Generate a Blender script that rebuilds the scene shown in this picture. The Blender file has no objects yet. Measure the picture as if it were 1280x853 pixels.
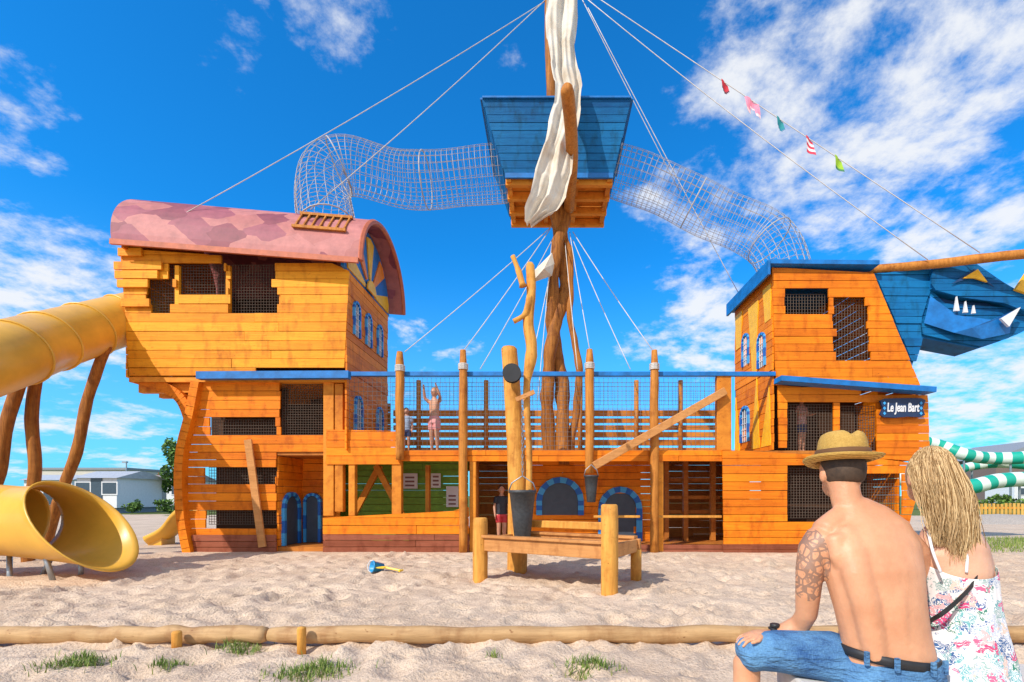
import bpy, math, random
from mathutils import Vector, noise
random.seed(7)
S=bpy.context.scene; COL=S.collection
F=604.0; CH=1.1; Y0=9.5
def X(px,Y=Y0): return (px-685)*Y/F
def Z(py,Y=Y0): return CH+(620-py)*Y/F
def P(px,py,Y=Y0): return Vector((X(px,Y),Y,Z(py,Y)))
V=Vector
# ---------------------------------------------------------------- materials
def newmat(name,rough=.6):
    m=bpy.data.materials.new(name); m.use_nodes=True
    b=m.node_tree.nodes['Principled BSDF']; b.inputs['Roughness'].default_value=rough
    return m,m.node_tree.nodes,m.node_tree.links,b
def ramp(n,l,src,stops,interp='LINEAR'):
    r=n.new('ShaderNodeValToRGB'); r.color_ramp.interpolation=interp
    e=r.color_ramp.elements
    while len(e)<len(stops): e.new(.5)
    for i,(p,c) in enumerate(stops): e[i].position=p; e[i].color=(*c,1)
    l.new(src,r.inputs[0]); return r
def mth(n,l,op,a,b=None,c=None):
    m=n.new('ShaderNodeMath'); m.operation=op
    for i,v in enumerate((a,b,c)):
        if v is None: continue
        if isinstance(v,(int,float)): m.inputs[i].default_value=v
        else: l.new(v,m.inputs[i])
    return m.outputs[0]
def tex(n,l,scale,detail=5,sc=(1,1,1),coord='Object',rough=.6):
    t=n.new('ShaderNodeTexCoord'); mp=n.new('ShaderNodeMapping'); mp.inputs['Scale'].default_value=sc
    l.new(t.outputs[coord],mp.inputs[0]); x=n.new('ShaderNodeTexNoise')
    x.inputs['Scale'].default_value=scale; x.inputs['Detail'].default_value=detail; x.inputs['Roughness'].default_value=rough
    l.new(mp.outputs[0],x.inputs[0]); return x.outputs[0]
def wood(name,dark,light,sc=(1,1,14),scale=2.5,rough=.62,bump=.3,tw=.42,streak=.6):
    m,n,l,b=newmat(name,rough); b.inputs['Specular IOR Level'].default_value=.25
    a=n.new('ShaderNodeAttribute'); a.attribute_name='tint'
    g=tex(n,l,scale,8,sc,rough=.7); big=tex(n,l,.9,3)
    f=mth(n,l,'ADD',mth(n,l,'MULTIPLY',a.outputs['Fac'],tw),mth(n,l,'MULTIPLY',mth(n,l,'ADD',mth(n,l,'MULTIPLY',mth(n,l,'SUBTRACT',g,.5),1.6),.5),1-tw))
    f=mth(n,l,'ADD',f,mth(n,l,'MULTIPLY',mth(n,l,'SUBTRACT',big,.5),.7))
    mid=tuple((x+y)/2 for x,y in zip(dark,light))
    r=ramp(n,l,f,[(.12,dark),(.5,mid),(.88,light)])
    # knots, stains and weathering streaks
    st=tex(n,l,5,5,(1.2,1.2,.5) if sc[2]>5 else (1,1,1)); sr=ramp(n,l,st,[(.32,(.55,.38,.28)),(.5,(1,1,1))])
    kn=tex(n,l,16,2,(1,1,2.2)); kr=ramp(n,l,kn,[(.24,(.35,.18,.1)),(.31,(1,1,1))])
    def mul(x,y,fac):
        mx=n.new('ShaderNodeMixRGB'); mx.blend_type='MULTIPLY'; mx.inputs[0].default_value=fac; l.new(x,mx.inputs[1]); l.new(y,mx.inputs[2]); return mx.outputs[0]
    l.new(mul(mul(r.outputs[0],sr.outputs[0],streak),kr.outputs[0],.7),b.inputs['Base Color'])
    bp=n.new('ShaderNodeBump'); bp.inputs['Strength'].default_value=bump; bp.inputs['Distance'].default_value=.02
    l.new(g,bp.inputs['Height']); l.new(bp.outputs[0],b.inputs['Normal'])
    return m
def plain(name,c,rough=.6,var=.15,scale=8,metal=0,bump=0,coat=0):
    m,n,l,b=newmat(name,rough); b.inputs['Metallic'].default_value=metal
    g=tex(n,l,scale,4); d=tuple(x*(1-var) for x in c); e=tuple(min(1,x*(1+var)) for x in c)
    r=ramp(n,l,g,[(.3,d),(.7,e)]); l.new(r.outputs[0],b.inputs['Base Color'])
    if coat: b.inputs['Coat Weight'].default_value=coat
    if bump:
        bp=n.new('ShaderNodeBump'); bp.inputs['Strength'].default_value=bump; bp.inputs['Distance'].default_value=.02
        l.new(g,bp.inputs['Height']); l.new(bp.outputs[0],b.inputs['Normal'])
    return m
def twotone(name,a,c,rough=.5):
    m,n,l,b=newmat(name,rough); t=n.new('ShaderNodeAttribute'); t.attribute_name='tint'
    r=ramp(n,l,t.outputs['Fac'],[(0,a),(.5,c)],'CONSTANT'); l.new(r.outputs[0],b.inputs['Base Color']); return m
M={}
M['cabin']=wood('yellow_stained_boards',(.66,.20,.004),(1.0,.42,.02))
M['hull']=wood('orange_stained_boards',(.56,.12,.003),(.98,.29,.008))
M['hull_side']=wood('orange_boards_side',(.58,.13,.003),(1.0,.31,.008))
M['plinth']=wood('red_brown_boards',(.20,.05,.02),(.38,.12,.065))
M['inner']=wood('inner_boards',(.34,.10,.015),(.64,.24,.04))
M['slat']=wood('slatted_boards',(.38,.12,.015),(.72,.28,.04))
M['beam']=wood('orange_beam',(.50,.15,.012),(.88,.34,.035),sc=(1,1,2))
M['log']=wood('weathered_log',(.30,.10,.012),(.70,.28,.05),sc=(9,9,.8),bump=.7,tw=.12)
M['mastlog']=wood('mast_log',(.14,.04,.008),(.58,.22,.035),sc=(9,9,.7),bump=1,tw=.10)
M['palelog']=wood('pale_round_timber',(.34,.19,.08),(.66,.42,.20),sc=(1,9,9),bump=.5,tw=.12)
M['tablelog']=wood('honey_log',(.46,.18,.025),(.88,.44,.09),sc=(8,8,.8),bump=.5,tw=.15)
M['tablebeam']=wood('table_beam',(.38,.15,.04),(.70,.33,.11),sc=(1,1,9),bump=.4,tw=.3)
M['blue']=wood('blue_painted_boards',(.0,.07,.22),(.003,.18,.44),sc=(1,1,9),bump=.25)
M['bluetrim']=plain('blue_trim_paint',(.003,.15,.46),.5,.3,5)
M['lightblue']=twotone('blue_blocks',(.005,.12,.48),(.05,.36,.75))
M['yellow']=plain('yellow_paint',(.92,.46,.01),.5,.15)
M['orange']=plain('orange_paint',(.85,.22,.01),.5,.15)
M['rim']=plain('orange_red_rim',(.50,.13,.06),.6,.2)
M['pane']=plain('lattice_dark',(.05,.07,.10),.4)
M['white']=plain('white_paint',(.72,.73,.75),.6,.05)
M['dark']=plain('dark_wood_and_shade',(.07,.03,.012),.9)  # dark wall boards, and the shade colour of the sheets behind window nets
M['netdark']=plain('dark_netting',(.10,.07,.05),.7)
M['netgrey']=plain('grey_netting',(.16,.16,.16),.6)
M['steelnet']=plain('steel_rope_net',(.46,.43,.42),.5,.2,metal=.1)
M['rope']=plain('rope',(.60,.56,.52),.8)
M['metal']=plain('galvanised_metal',(.35,.38,.4),.45,.15,metal=.7)
M['black']=plain('black_rubber',(.02,.02,.022),.5,.3)
M['bucket']=plain('grey_rubber_bucket',(.045,.05,.055),.5,.3,30,bump=.2)
M['slide']=plain('yellow_plastic',(.78,.42,.05),.38,.14,1.5,coat=.12)
M['green']=plain('green_panel',(.20,.40,.03),.6,.2)
M['poster']=twotone('poster_print',(.8,.8,.78),(.25,.12,.1),.6)
def roofmat():
    m,n,l,b=newmat('patchwork_roof',.65)
    t=n.new('ShaderNodeTexCoord'); mp=n.new('ShaderNodeMapping'); mp.inputs['Scale'].default_value=(1.1,1.3,1.7); mp.inputs['Rotation'].default_value=(.2,.6,0)
    l.new(t.outputs['Object'],mp.inputs[0]); v=n.new('ShaderNodeTexVoronoi'); v.distance='CHEBYCHEV'; v.inputs['Scale'].default_value=1.5; v.inputs['Randomness'].default_value=.75
    l.new(mp.outputs[0],v.inputs[0]); sx=n.new('ShaderNodeSeparateColor'); l.new(v.outputs['Color'],sx.inputs[0])
    r=ramp(n,l,sx.outputs[0],[(0,(.27,.065,.085)),(.25,(.47,.16,.14)),(.5,(.35,.095,.12)),(.75,(.52,.19,.17))],'CONSTANT')
    g=tex(n,l,5,6); mx=n.new('ShaderNodeMixRGB'); mx.blend_type='MULTIPLY'; mx.inputs[0].default_value=.7
    rr=ramp(n,l,g,[(.3,(.62,.6,.65)),(.7,(1.1,1.1,1.1))]); l.new(r.outputs[0],mx.inputs[1]); l.new(rr.outputs[0],mx.inputs[2]); l.new(mx.outputs[0],b.inputs['Base Color']); return m
M['roof']=roofmat()
def sailmat():
    m,n,l,b=newmat('sail_cloth',.9); g=tex(n,l,2.5,5); r=ramp(n,l,g,[(.35,(.66,.55,.42)),(.6,(.84,.77,.66))])
    l.new(r.outputs[0],b.inputs['Base Color'])
    tr=n.new('ShaderNodeBsdfTranslucent'); tr.inputs[0].default_value=(.75,.66,.5,1); mx=n.new('ShaderNodeMixShader'); mx.inputs[0].default_value=.22
    out=n['Material Output']; l.new(b.outputs[0],mx.inputs[1]); l.new(tr.outputs[0],mx.inputs[2]); l.new(mx.outputs[0],out.inputs[0]); return m
M['sail']=sailmat()
def sandmat():
    m,n,l,b=newmat('sand',.95); b.inputs['Specular IOR Level'].default_value=.1
    g=tex(n,l,1.1,6); f=tex(n,l,45,4); sp=tex(n,l,260,2)
    r=ramp(n,l,g,[(.3,(.60,.44,.31)),(.7,(.77,.60,.45))])
    r2=ramp(n,l,f,[(.35,(.78,.75,.72)),(.55,(1,1,1))]); r3=ramp(n,l,sp,[(.3,(.5,.45,.4)),(.42,(1,1,1))])
    def mul(a,c,fac):
        mx=n.new('ShaderNodeMixRGB'); mx.blend_type='MULTIPLY'; mx.inputs[0].default_value=fac; l.new(a,mx.inputs[1]); l.new(c,mx.inputs[2]); return mx.outputs[0]
    c=mul(mul(r.outputs[0],r2.outputs[0],.8),r3.outputs[0],.7)
    ge=n.new('ShaderNodeNewGeometry'); sx=n.new('ShaderNodeSeparateXYZ'); l.new(ge.outputs['Position'],sx.inputs[0])
    gn=tex(n,l,.15,4); far=mth(n,l,'GREATER_THAN',mth(n,l,'ADD',sx.outputs[1],mth(n,l,'MULTIPLY',gn,14)),34)
    mx=n.new('ShaderNodeMixRGB'); l.new(far,mx.inputs[0]); l.new(c,mx.inputs[1]); mx.inputs[2].default_value=(.14,.17,.05,1)
    l.new(mx.outputs[0],b.inputs['Base Color'])
    bp=n.new('ShaderNodeBump'); bp.inputs['Strength'].default_value=.9; bp.inputs['Distance'].default_value=.02
    l.new(f,bp.inputs['Height']); l.new(bp.outputs[0],b.inputs['Normal']); return m
M['sand']=sandmat()
def skinmat(name,c,tat=None,r=.12):
    m,n,l,b=newmat(name,.5); g=tex(n,l,7,6)
    rr=ramp(n,l,g,[(.3,(c[0]*.86,c[1]*.76,c[2]*.70)),(.7,tuple(min(1,x*1.08) for x in c))]); out=rr.outputs[0]
    if tat:
        ge=n.new('ShaderNodeNewGeometry'); sb=n.new('ShaderNodeVectorMath'); sb.operation='SUBTRACT'; l.new(ge.outputs['Position'],sb.inputs[0]); sb.inputs[1].default_value=tat
        sc_=n.new('ShaderNodeVectorMath'); sc_.operation='MULTIPLY'; l.new(sb.outputs[0],sc_.inputs[0]); sc_.inputs[1].default_value=(1.25,1,.62)
        d=n.new('ShaderNodeVectorMath'); d.operation='LENGTH'; l.new(sc_.outputs[0],d.inputs[0])
        t=n.new('ShaderNodeTexCoord'); v=n.new('ShaderNodeTexVoronoi'); v.feature='DISTANCE_TO_EDGE'; v.inputs['Scale'].default_value=34; l.new(t.outputs['Object'],v.inputs[0])
        nz=tex(n,l,38,3); lines=mth(n,l,'LESS_THAN',v.outputs['Distance'],.11); fill=mth(n,l,'GREATER_THAN',nz,.56)
        k=mth(n,l,'MULTIPLY',mth(n,l,'LESS_THAN',d.outputs['Value'],r),mth(n,l,'MAXIMUM',lines,mth(n,l,'MULTIPLY',fill,.75)))
        mx=n.new('ShaderNodeMixRGB'); l.new(mth(n,l,'MULTIPLY',k,.62),mx.inputs[0]); l.new(out,mx.inputs[1]); mx.inputs[2].default_value=(.10,.085,.08,1); out=mx.outputs[0]
    l.new(out,b.inputs['Base Color']); b.inputs['Subsurface Weight'].default_value=.12; b.inputs['Subsurface Radius'].default_value=(.02,.008,.004); b.inputs['Subsurface Scale'].default_value=.5
    bp=n.new('ShaderNodeBump'); bp.inputs['Strength'].default_value=.2; bp.inputs['Distance'].default_value=.01; l.new(tex(n,l,60,4),bp.inputs['Height']); l.new(bp.outputs[0],b.inputs['Normal'])
    return m
def denimmat():
    m,n,l,b=newmat('denim',.9); g=tex(n,l,7,4); f=tex(n,l,220,2,(1,1,.3))
    r=ramp(n,l,mth(n,l,'ADD',mth(n,l,'MULTIPLY',g,.7),mth(n,l,'MULTIPLY',f,.3)),[(.35,(.02,.08,.22)),(.65,(.12,.29,.50))])
    l.new(r.outputs[0],b.inputs['Base Color']); bp=n.new('ShaderNodeBump'); bp.inputs['Strength'].default_value=1; bp.inputs['Distance'].default_value=.03
    w=tex(n,l,12,3,(1,1,3)); l.new(w,bp.inputs['Height']); l.new(bp.outputs[0],b.inputs['Normal']); return m
M['denim']=denimmat()
def floralmat():
    m,n,l,b=newmat('floral_cloth',.9); t=n.new('ShaderNodeTexCoord'); prev=None
    base=(.80,.77,.75,1)
    def layer(prev,seed,scale,cols,thr,ws,wt,rot,dist=.12):
        mp=n.new('ShaderNodeMapping'); mp.inputs['Location'].default_value=(seed,seed*2,seed*.5); mp.inputs['Rotation'].default_value=(rot,rot*.7,rot); l.new(t.outputs['Object'],mp.inputs[0])
        nz=n.new('ShaderNodeTexNoise'); nz.inputs['Scale'].default_value=26; nz.inputs['Detail'].default_value=4; l.new(mp.outputs[0],nz.inputs[0])
        ad=n.new('ShaderNodeMixRGB'); ad.blend_type='ADD'; ad.inputs[0].default_value=dist; l.new(mp.outputs[0],ad.inputs[1]); l.new(nz.outputs[1],ad.inputs[2])
        v=n.new('ShaderNodeTexVoronoi'); v.inputs['Scale'].default_value=scale; l.new(ad.outputs[0],v.inputs[0])
        sx=n.new('ShaderNodeSeparateColor'); l.new(v.outputs['Color'],sx.inputs[0])
        r=ramp(n,l,sx.outputs[0],[(i/len(cols),c) for i,c in enumerate(cols)],'CONSTANT')
        k=mth(n,l,'LESS_THAN',v.outputs['Distance'],thr)
        w=n.new('ShaderNodeTexWave'); w.inputs['Scale'].default_value=ws; w.inputs['Distortion'].default_value=9; w.inputs['Detail'].default_value=3; l.new(ad.outputs[0],w.inputs[0])
        k=mth(n,l,'MULTIPLY',k,mth(n,l,'GREATER_THAN',w.outputs['Fac'],wt))
        mx=n.new('ShaderNodeMixRGB'); l.new(k,mx.inputs[0]); l.new(r.outputs[0],mx.inputs[2])
        if prev is None: mx.inputs[1].default_value=base
        else: l.new(prev,mx.inputs[1])
        return mx.outputs[0]
    p=layer(None,.3,17,[(.05,.13,.30),(.16,.40,.42),(.45,.50,.60),(.05,.22,.16),(.30,.42,.40)],.62,30,.34,.6)
    p=layer(p,1.7,15,[(.74,.14,.26),(.85,.42,.42),(.80,.77,.75),(.60,.07,.18),(.85,.55,.45)],.40,16,.15,1.3)
    l.new(p,b.inputs['Base Color'])
    bp=n.new('ShaderNodeBump'); bp.inputs['Strength'].default_value=.6; bp.inputs['Distance'].default_value=.03; l.new(tex(n,l,9,3,(1,1,.3)),bp.inputs['Height']); l.new(bp.outputs[0],b.inputs['Normal']); return m
M['floral']=floralmat()
def strawmat():
    m,n,l,b=newmat('straw',.8); t=n.new('ShaderNodeTexCoord'); ck=n.new('ShaderNodeTexWave'); ck.wave_type='BANDS'; ck.bands_direction='Z'; ck.inputs['Scale'].default_value=70; ck.inputs['Distortion'].default_value=2
    l.new(t.outputs['Object'],ck.inputs[0]); g=tex(n,l,120,2)
    f=mth(n,l,'ADD',mth(n,l,'MULTIPLY',ck.outputs['Fac'],.5),mth(n,l,'MULTIPLY',g,.5))
    r=ramp(n,l,f,[(.25,(.38,.19,.025)),(.7,(.80,.50,.12))]); l.new(r.outputs[0],b.inputs['Base Color'])
    bp=n.new('ShaderNodeBump'); bp.inputs['Strength'].default_value=.8; bp.inputs['Distance'].default_value=.005; l.new(f,bp.inputs['Height']); l.new(bp.outputs[0],b.inputs['Normal']); return m
M['straw']=strawmat()
M['blond']=wood('blond_hair',(.26,.14,.05),(.86,.63,.34),sc=(20,20,1),scale=6,bump=.1,tw=.8,streak=.2)
M['brownhair']=plain('brown_hair',(.06,.035,.02),.7,.4,40)
M['grass']=twotone('grass_blades',(.12,.20,.03),(.26,.32,.07),.8)
M['leaf']=twotone('foliage',(.05,.12,.02),(.14,.26,.04),.8)
M['conc']=plain('pale_concrete',(.56,.53,.50),.9,.12,20,bump=.3)
M['cream']=plain('cream_wall',(.62,.57,.5),.8,.05,2)
M['greyroof']=plain('grey_roof',(.25,.27,.3),.7)
M['glass']=plain('dark_window_glass',(.05,.08,.11),.2)
M['skin_far']=skinmat('skin_plain',(.58,.31,.20))
# ---------------------------------------------------------------- mesh builder
class MB:
    def __init__(s): s.v=[];s.f=[];s.t=[]
    def add(s,vs,fs,t=None):
        o=len(s.v); t=random.random() if t is None else t
        s.v+= [tuple(v) for v in vs]; s.f+=[tuple(i+o for i in f) for f in fs]; s.t+=[t]*len(fs); return s
    def hexa(s,c,t=None):
        return s.add(c,[(0,3,2,1),(4,5,6,7),(0,1,5,4),(1,2,6,5),(2,3,7,6),(3,0,4,7)],t)
    def box(s,x0,x1,y0,y1,z0,z1,t=None):
        return s.hexa([(x0,y0,z0),(x1,y0,z0),(x1,y1,z0),(x0,y1,z0),(x0,y0,z1),(x1,y0,z1),(x1,y1,z1),(x0,y1,z1)],t)
    def bar(s,a,b,w,h,up=(0,0,1),t=None):
        a=V(a);b=V(b);d=(b-a).normalized();u=V(up); sd=d.cross(u)
        if sd.length<1e-4: sd=d.cross(V((0,1,0)))
        sd.normalize(); u=sd.cross(d).normalized(); sd*=w/2;u*=h/2
        return s.hexa([a-sd-u,a+sd-u,a+sd+u,a-sd+u,b-sd-u,b+sd-u,b+sd+u,b-sd+u],t)
    def tube(s,pts,r,seg=8,closed=False,cap=True,t=None,tf=None,gn=0):
        pts=[V(p) for p in pts]; n=len(pts)
        if not isinstance(r,(list,tuple)): r=[r]*n
        T=[]
        for i in range(n):
            a=pts[(i-1)%n] if (closed or i>0) else pts[i]; b=pts[(i+1)%n] if (closed or i<n-1) else pts[i]
            T.append((b-a).normalized())
        ref=V((0,0,1)) if abs(T[0].z)<.9 else V((0,1,0)); A=(ref-T[0]*ref.dot(T[0])).normalized(); o=len(s.v)
        for i in range(n):
            A=(A-T[i]*A.dot(T[i])).normalized(); B=T[i].cross(A)
            for k in range(seg):
                a=2*math.pi*k/seg; q=1
                if gn: q=1+gn*noise.noise(V((math.cos(a)*1.6,math.sin(a)*1.6,pts[i].z*1.1+pts[i].x*3)))+gn*.5*noise.noise(V((math.cos(a)*4,math.sin(a)*4,pts[i].z*4)))
                s.v.append(tuple(pts[i]+(A*math.cos(a)+B*math.sin(a))*r[i]*q))
        tt=random.random() if t is None else t
        for i in range(n if closed else n-1):
            j=(i+1)%n
            for k in range(seg):
                k2=(k+1)%seg; s.f.append((o+i*seg+k,o+i*seg+k2,o+j*seg+k2,o+j*seg+k)); s.t.append(tf(i) if tf else tt)
        if cap and not closed:
            s.f.append(tuple(o+k for k in reversed(range(seg)))); s.f.append(tuple(o+(n-1)*seg+k for k in range(seg))); s.t+=[tt,tt]
        return s
    def loft(s,pts,ref=(1,0,0),seg=20):
        C=[V(p[:3]) for p in pts]; n=len(pts); R=V(ref); rings=[]
        for i in range(n):
            T=(C[min(i+1,n-1)]-C[max(i-1,0)]).normalized(); A=(R-T*R.dot(T)).normalized(); B=T.cross(A)
            a=pts[i][3]; b=pts[i][4] if len(pts[i])>4 else a
            if i==0:
                for q,h in ((.45,.42),(.8,.25)): rings.append((C[0]-T*min(a,b)*h,A,B,a*q,b*q))
            rings.append((C[i],A,B,a,b))
            if i==n-1:
                for q,h in ((.8,.25),(.45,.42)): rings.append((C[i]+T*min(a,b)*h,A,B,a*q,b*q))
        o=len(s.v)
        for c,A,B,a,b in rings:
            for k in range(seg):
                an=2*math.pi*k/seg; s.v.append(tuple(c+A*math.cos(an)*a+B*math.sin(an)*b))
        m=len(rings); t=random.random()
        for i in range(m-1):
            for k in range(seg):
                k2=(k+1)%seg; s.f.append((o+i*seg+k,o+i*seg+k2,o+(i+1)*seg+k2,o+(i+1)*seg+k)); s.t.append(t)
        s.f.append(tuple(o+k for k in reversed(range(seg)))); s.f.append(tuple(o+(m-1)*seg+k for k in range(seg))); s.t+=[t,t]
        return s
    def ell(s,c,rx,ry,rz,seg=20,t=None):
        c=V(c); vs=[];fs=[];R=seg//2
        for i in range(1,R):
            a=math.pi*i/R
            for k in range(seg):
                b=2*math.pi*k/seg; vs.append((c.x+rx*math.sin(a)*math.cos(b),c.y+ry*math.sin(a)*math.sin(b),c.z+rz*math.cos(a)))
        for i in range(R-2):
            for k in range(seg): k2=(k+1)%seg; fs.append((i*seg+k,(i+1)*seg+k,(i+1)*seg+k2,i*seg+k2))
        vs+= [(c.x,c.y,c.z+rz),(c.x,c.y,c.z-rz)]; T=len(vs)-2
        for k in range(seg):
            k2=(k+1)%seg; fs.append((T,k,k2)); fs.append((T+1,(R-2)*seg+k2,(R-2)*seg+k))
        return s.add(vs,fs,t)
    def prism(s,poly,y0,y1,t=None):
        n=len(poly); vs=[(x,y0,z) for x,z in poly]+[(x,y1,z) for x,z in poly]
        fs=[tuple(range(n)),tuple(reversed(range(n,2*n)))]+[((i+1)%n,i,n+i,n+(i+1)%n) for i in range(n)]
        return s.add(vs,fs,t)
    def lathe(s,c,prof,seg=24,t=None):
        c=V(c); vs=[];fs=[];n=len(prof)
        for r,z in prof:
            for k in range(seg): a=2*math.pi*k/seg; vs.append((c.x+r*math.cos(a),c.y+r*math.sin(a),c.z+z))
        for i in range(n-1):
            for k in range(seg): k2=(k+1)%seg; fs.append((i*seg+k,i*seg+k2,(i+1)*seg+k2,(i+1)*seg+k))
        return s.add(vs,fs,t)
    def build(s,name,mat,parent=None,smooth=False,label=None,remesh=None,bevel=None,sm=4,solid=None,stuff=False):
        me=bpy.data.meshes.new(name); me.from_pydata(s.v,[],s.f); me.update()
        ca=me.color_attributes.new('tint','FLOAT_COLOR','CORNER'); buf=[]
        for p,t in zip(me.polygons,s.t): buf+= [t,t,t,1]*p.loop_total
        ca.data.foreach_set('color',buf)
        if smooth: me.polygons.foreach_set('use_smooth',[True]*len(me.polygons))
        me.materials.append(mat); o=bpy.data.objects.new(name,me); COL.objects.link(o)
        if parent: o.parent=parent
        if label: o['label']=label
        if stuff: o['kind']='stuff'
        if solid: q=o.modifiers.new('solid','SOLIDIFY'); q.thickness=solid
        if remesh:
            q=o.modifiers.new('re','REMESH'); q.mode='VOXEL'; q.voxel_size=remesh; q.use_smooth_shade=True
            q=o.modifiers.new('sm','SMOOTH'); q.factor=.6; q.iterations=sm
        if bevel: q=o.modifiers.new('bv','BEVEL'); q.width=bevel; q.segments=2; q.limit_method='ANGLE'
        return o
def tag(o,label,cat,group=None,kind=None):
    o['label']=label
    if cat: o['category']=cat
    if group: o['group']=group
    if kind: o['kind']=kind
    return o
def thing(name,label,cat,group=None,loc=(0,0,0)):
    o=bpy.data.objects.new(name,None); COL.objects.link(o); o.location=loc; o.empty_display_size=.2; return tag(o,label,cat,group)
def struct(o): o['kind']='structure'; return o
def spline(pts,n=6):
    pts=[V(p) for p in pts]; out=[]
    for i in range(len(pts)-1):
        p0=pts[max(i-1,0)];p1=pts[i];p2=pts[i+1];p3=pts[min(i+2,len(pts)-1)]
        for k in range(n):
            t=k/n; out.append(.5*((2*p1)+(p2-p0)*t+(2*p0-5*p1+4*p2-p3)*t*t+(3*p1-p0-3*p2+p3)*t**3))
    out.append(pts[-1]); return out
def planks(mb,O,U,N,poly,holes=(),rowh=.155,th=.035,rag=.0,blen=3.2,jit=.016,gap=.010,seed=0):
    rnd=random.Random(seed); O=V(O);U=V(U);N=V(N); z=min(p[1] for p in poly); z1=max(p[1] for p in poly)
    def span(h):
        xs=[]
        for i in range(len(poly)):
            (ax,az),(bx,bz)=poly[i],poly[(i+1)%len(poly)]
            if (az-h)*(bz-h)<0: xs.append(ax+(bx-ax)*(h-az)/(bz-az))
        return (min(xs),max(xs)) if len(xs)>1 else None
    while z<z1-.02:
        zt=min(z+rowh*rnd.uniform(.88,1.12),z1); a=span(z+.004); b=span(zt-.004) ; zm=(z+zt)/2
        if a and not b: b=a
        if b and not a: a=b
        if a:
            segs=[(min(a[0],b[0]),max(a[1],b[1]))]
            for (h0,k0,h1,k1) in holes:
                if k0<zm<k1:
                    ns=[]
                    for (s0,s1) in segs:
                        if h1<=s0 or h0>=s1: ns.append((s0,s1)); continue
                        if h0>s0: ns.append((s0,h0+rnd.uniform(-1,1)*rag))
                        if h1<s1: ns.append((h1+rnd.uniform(-1,1)*rag,s1))
                    segs=ns
            L,R=min(a[0],b[0]),max(a[1],b[1])
            for (s0,s1) in segs:
                cuts=[s0]; q=s0+rnd.uniform(.5,1)*blen
                while q<s1-.6: cuts.append(q); q+=rnd.uniform(.6,1)*blen
                cuts.append(s1)
                for i in range(len(cuts)-1):
                    u0,u1=cuts[i]+(.004 if i else 0),cuts[i+1]-.004
                    l0=a[0] if u0==L else u0; l1=b[0] if u0==L else u0
                    endr=(i==len(cuts)-2 and s1==R); r0=a[1] if endr else u1; r1=b[1] if endr else u1
                    if r0-l0<.01 or r1-l1<.01: continue
                    off=rnd.uniform(0,jit); o2=off+rnd.uniform(-.003,.003); zz0,zz1=z+gap/2,zt-gap/2; e=rnd.uniform(-.003,.003)
                    f=lambda u,h,d: O+U*u+V((0,0,h))+N*d
                    mb.hexa([f(l0,zz0+e,off),f(r0,zz0-e,o2),f(r0,zz0-e,o2-th),f(l0,zz0+e,off-th),f(l1,zz1+e,off),f(r1,zz1-e,o2),f(r1,zz1-e,o2-th),f(l1,zz1+e,off-th)],rnd.random())
        z=zt
    return mb
def front(mb,pp,holes=(),Y=Y0,**k):
    return planks(mb,(0,Y,0),(1,0,0),(0,-1,0),[(X(a,Y),Z(b,Y)) for a,b in pp],[(X(h[0],Y),Z(h[3],Y),X(h[2],Y),Z(h[1],Y)) for h in holes],**k)
def qboards(mb,a,b,c,d,rows,th=.04):
    a,b,c,d=map(V,(a,b,c,d)); N=(b-a).cross(d-a).normalized()
    for i in range(rows):
        g=.035/rows; t0=i/rows+g;t1=(i+1)/rows-g; o=N*random.uniform(0,.014)
        l0=a.lerp(d,t0)+o;r0=b.lerp(c,t0)+o;l1=a.lerp(d,t1)+o;r1=b.lerp(c,t1)+o
        mb.hexa([l0,r0,r0-N*th,l0-N*th,l1,r1,r1-N*th,l1-N*th])
def net(mb,O,U,W,w,h,st=.09,r=.004):
    O=V(O);U=V(U);W=V(W); n=max(2,int(w/st)); m=max(2,int(h/st))
    for i in range(n+1): a=O+U*(w*i/n); mb.tube([a,a+W*h],r,4,cap=False)
    for i in range(m+1): a=O+W*(h*i/m); mb.tube([a,a+U*w],r,4,cap=False)
def archwin(parent,O,U,N,u,z,w,h,fw=.06,lattice=True,label=None,name='window'):
    O=V(O);U=V(U);N=V(N); f=lambda a,b,d:O+U*a+V((0,0,b))+N*d
    def outline(e):
        W=w/2+e; pts=[(u-W,z-e*0),(u-W,z+h-w/2)]
        for k in range(1,10): an=math.pi-math.pi*k/10; pts.append((u+W*math.cos(an),z+h-w/2+W*math.sin(an)))
        return pts+[(u+W,z+h-w/2),(u+W,z)]
    i_,o_=outline(0),outline(fw); mb=MB()
    for k in range(len(i_)-1):
        sub=3 if k in(0,len(i_)-2) else 1
        for q in range(sub):
            def lp(p1,p2,t): return (p1[0]+(p2[0]-p1[0])*t,p1[1]+(p2[1]-p1[1])*t)
            ta,tb=q/sub,(q+1)/sub
            c=[lp(i_[k],i_[k+1],ta),lp(o_[k],o_[k+1],ta),lp(o_[k],o_[k+1],tb),lp(i_[k],i_[k+1],tb)]
            mb.hexa([f(*p,.05+.004*((k+q)%2)) for p in c]+[f(*p,-.04) for p in c],0 if (k+q)%2 else 1)
    fr=mb.build(name,M['lightblue'],parent,label=label)
    mb=MB(); vs=[f(a,b,.012) for a,b in i_]+[f(a,b,-.02) for a,b in i_]; n=len(i_)
    mb.add(vs,[tuple(range(n)),tuple(reversed(range(n,2*n)))]+[((i+1)%n,i,n+i,n+(i+1)%n) for i in range(n)]); mb.build('pane',M['pane'],fr)
    if lattice:
        mb=MB()
        for k in (-.5,0,.5): mb.bar(f(u+k*w*.6,z,.025),f(u+k*w*.6,z+h-(.02 if k==0 else w*.16),.025),.014,.014)
        for k in range(1,5): mb.bar(f(u-w/2,z+h*k/5.5,.028),f(u+w/2,z+h*k/5.5,.028),.012,.012)
        mb.build('lattice',M['white'],fr)
    return fr
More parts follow.
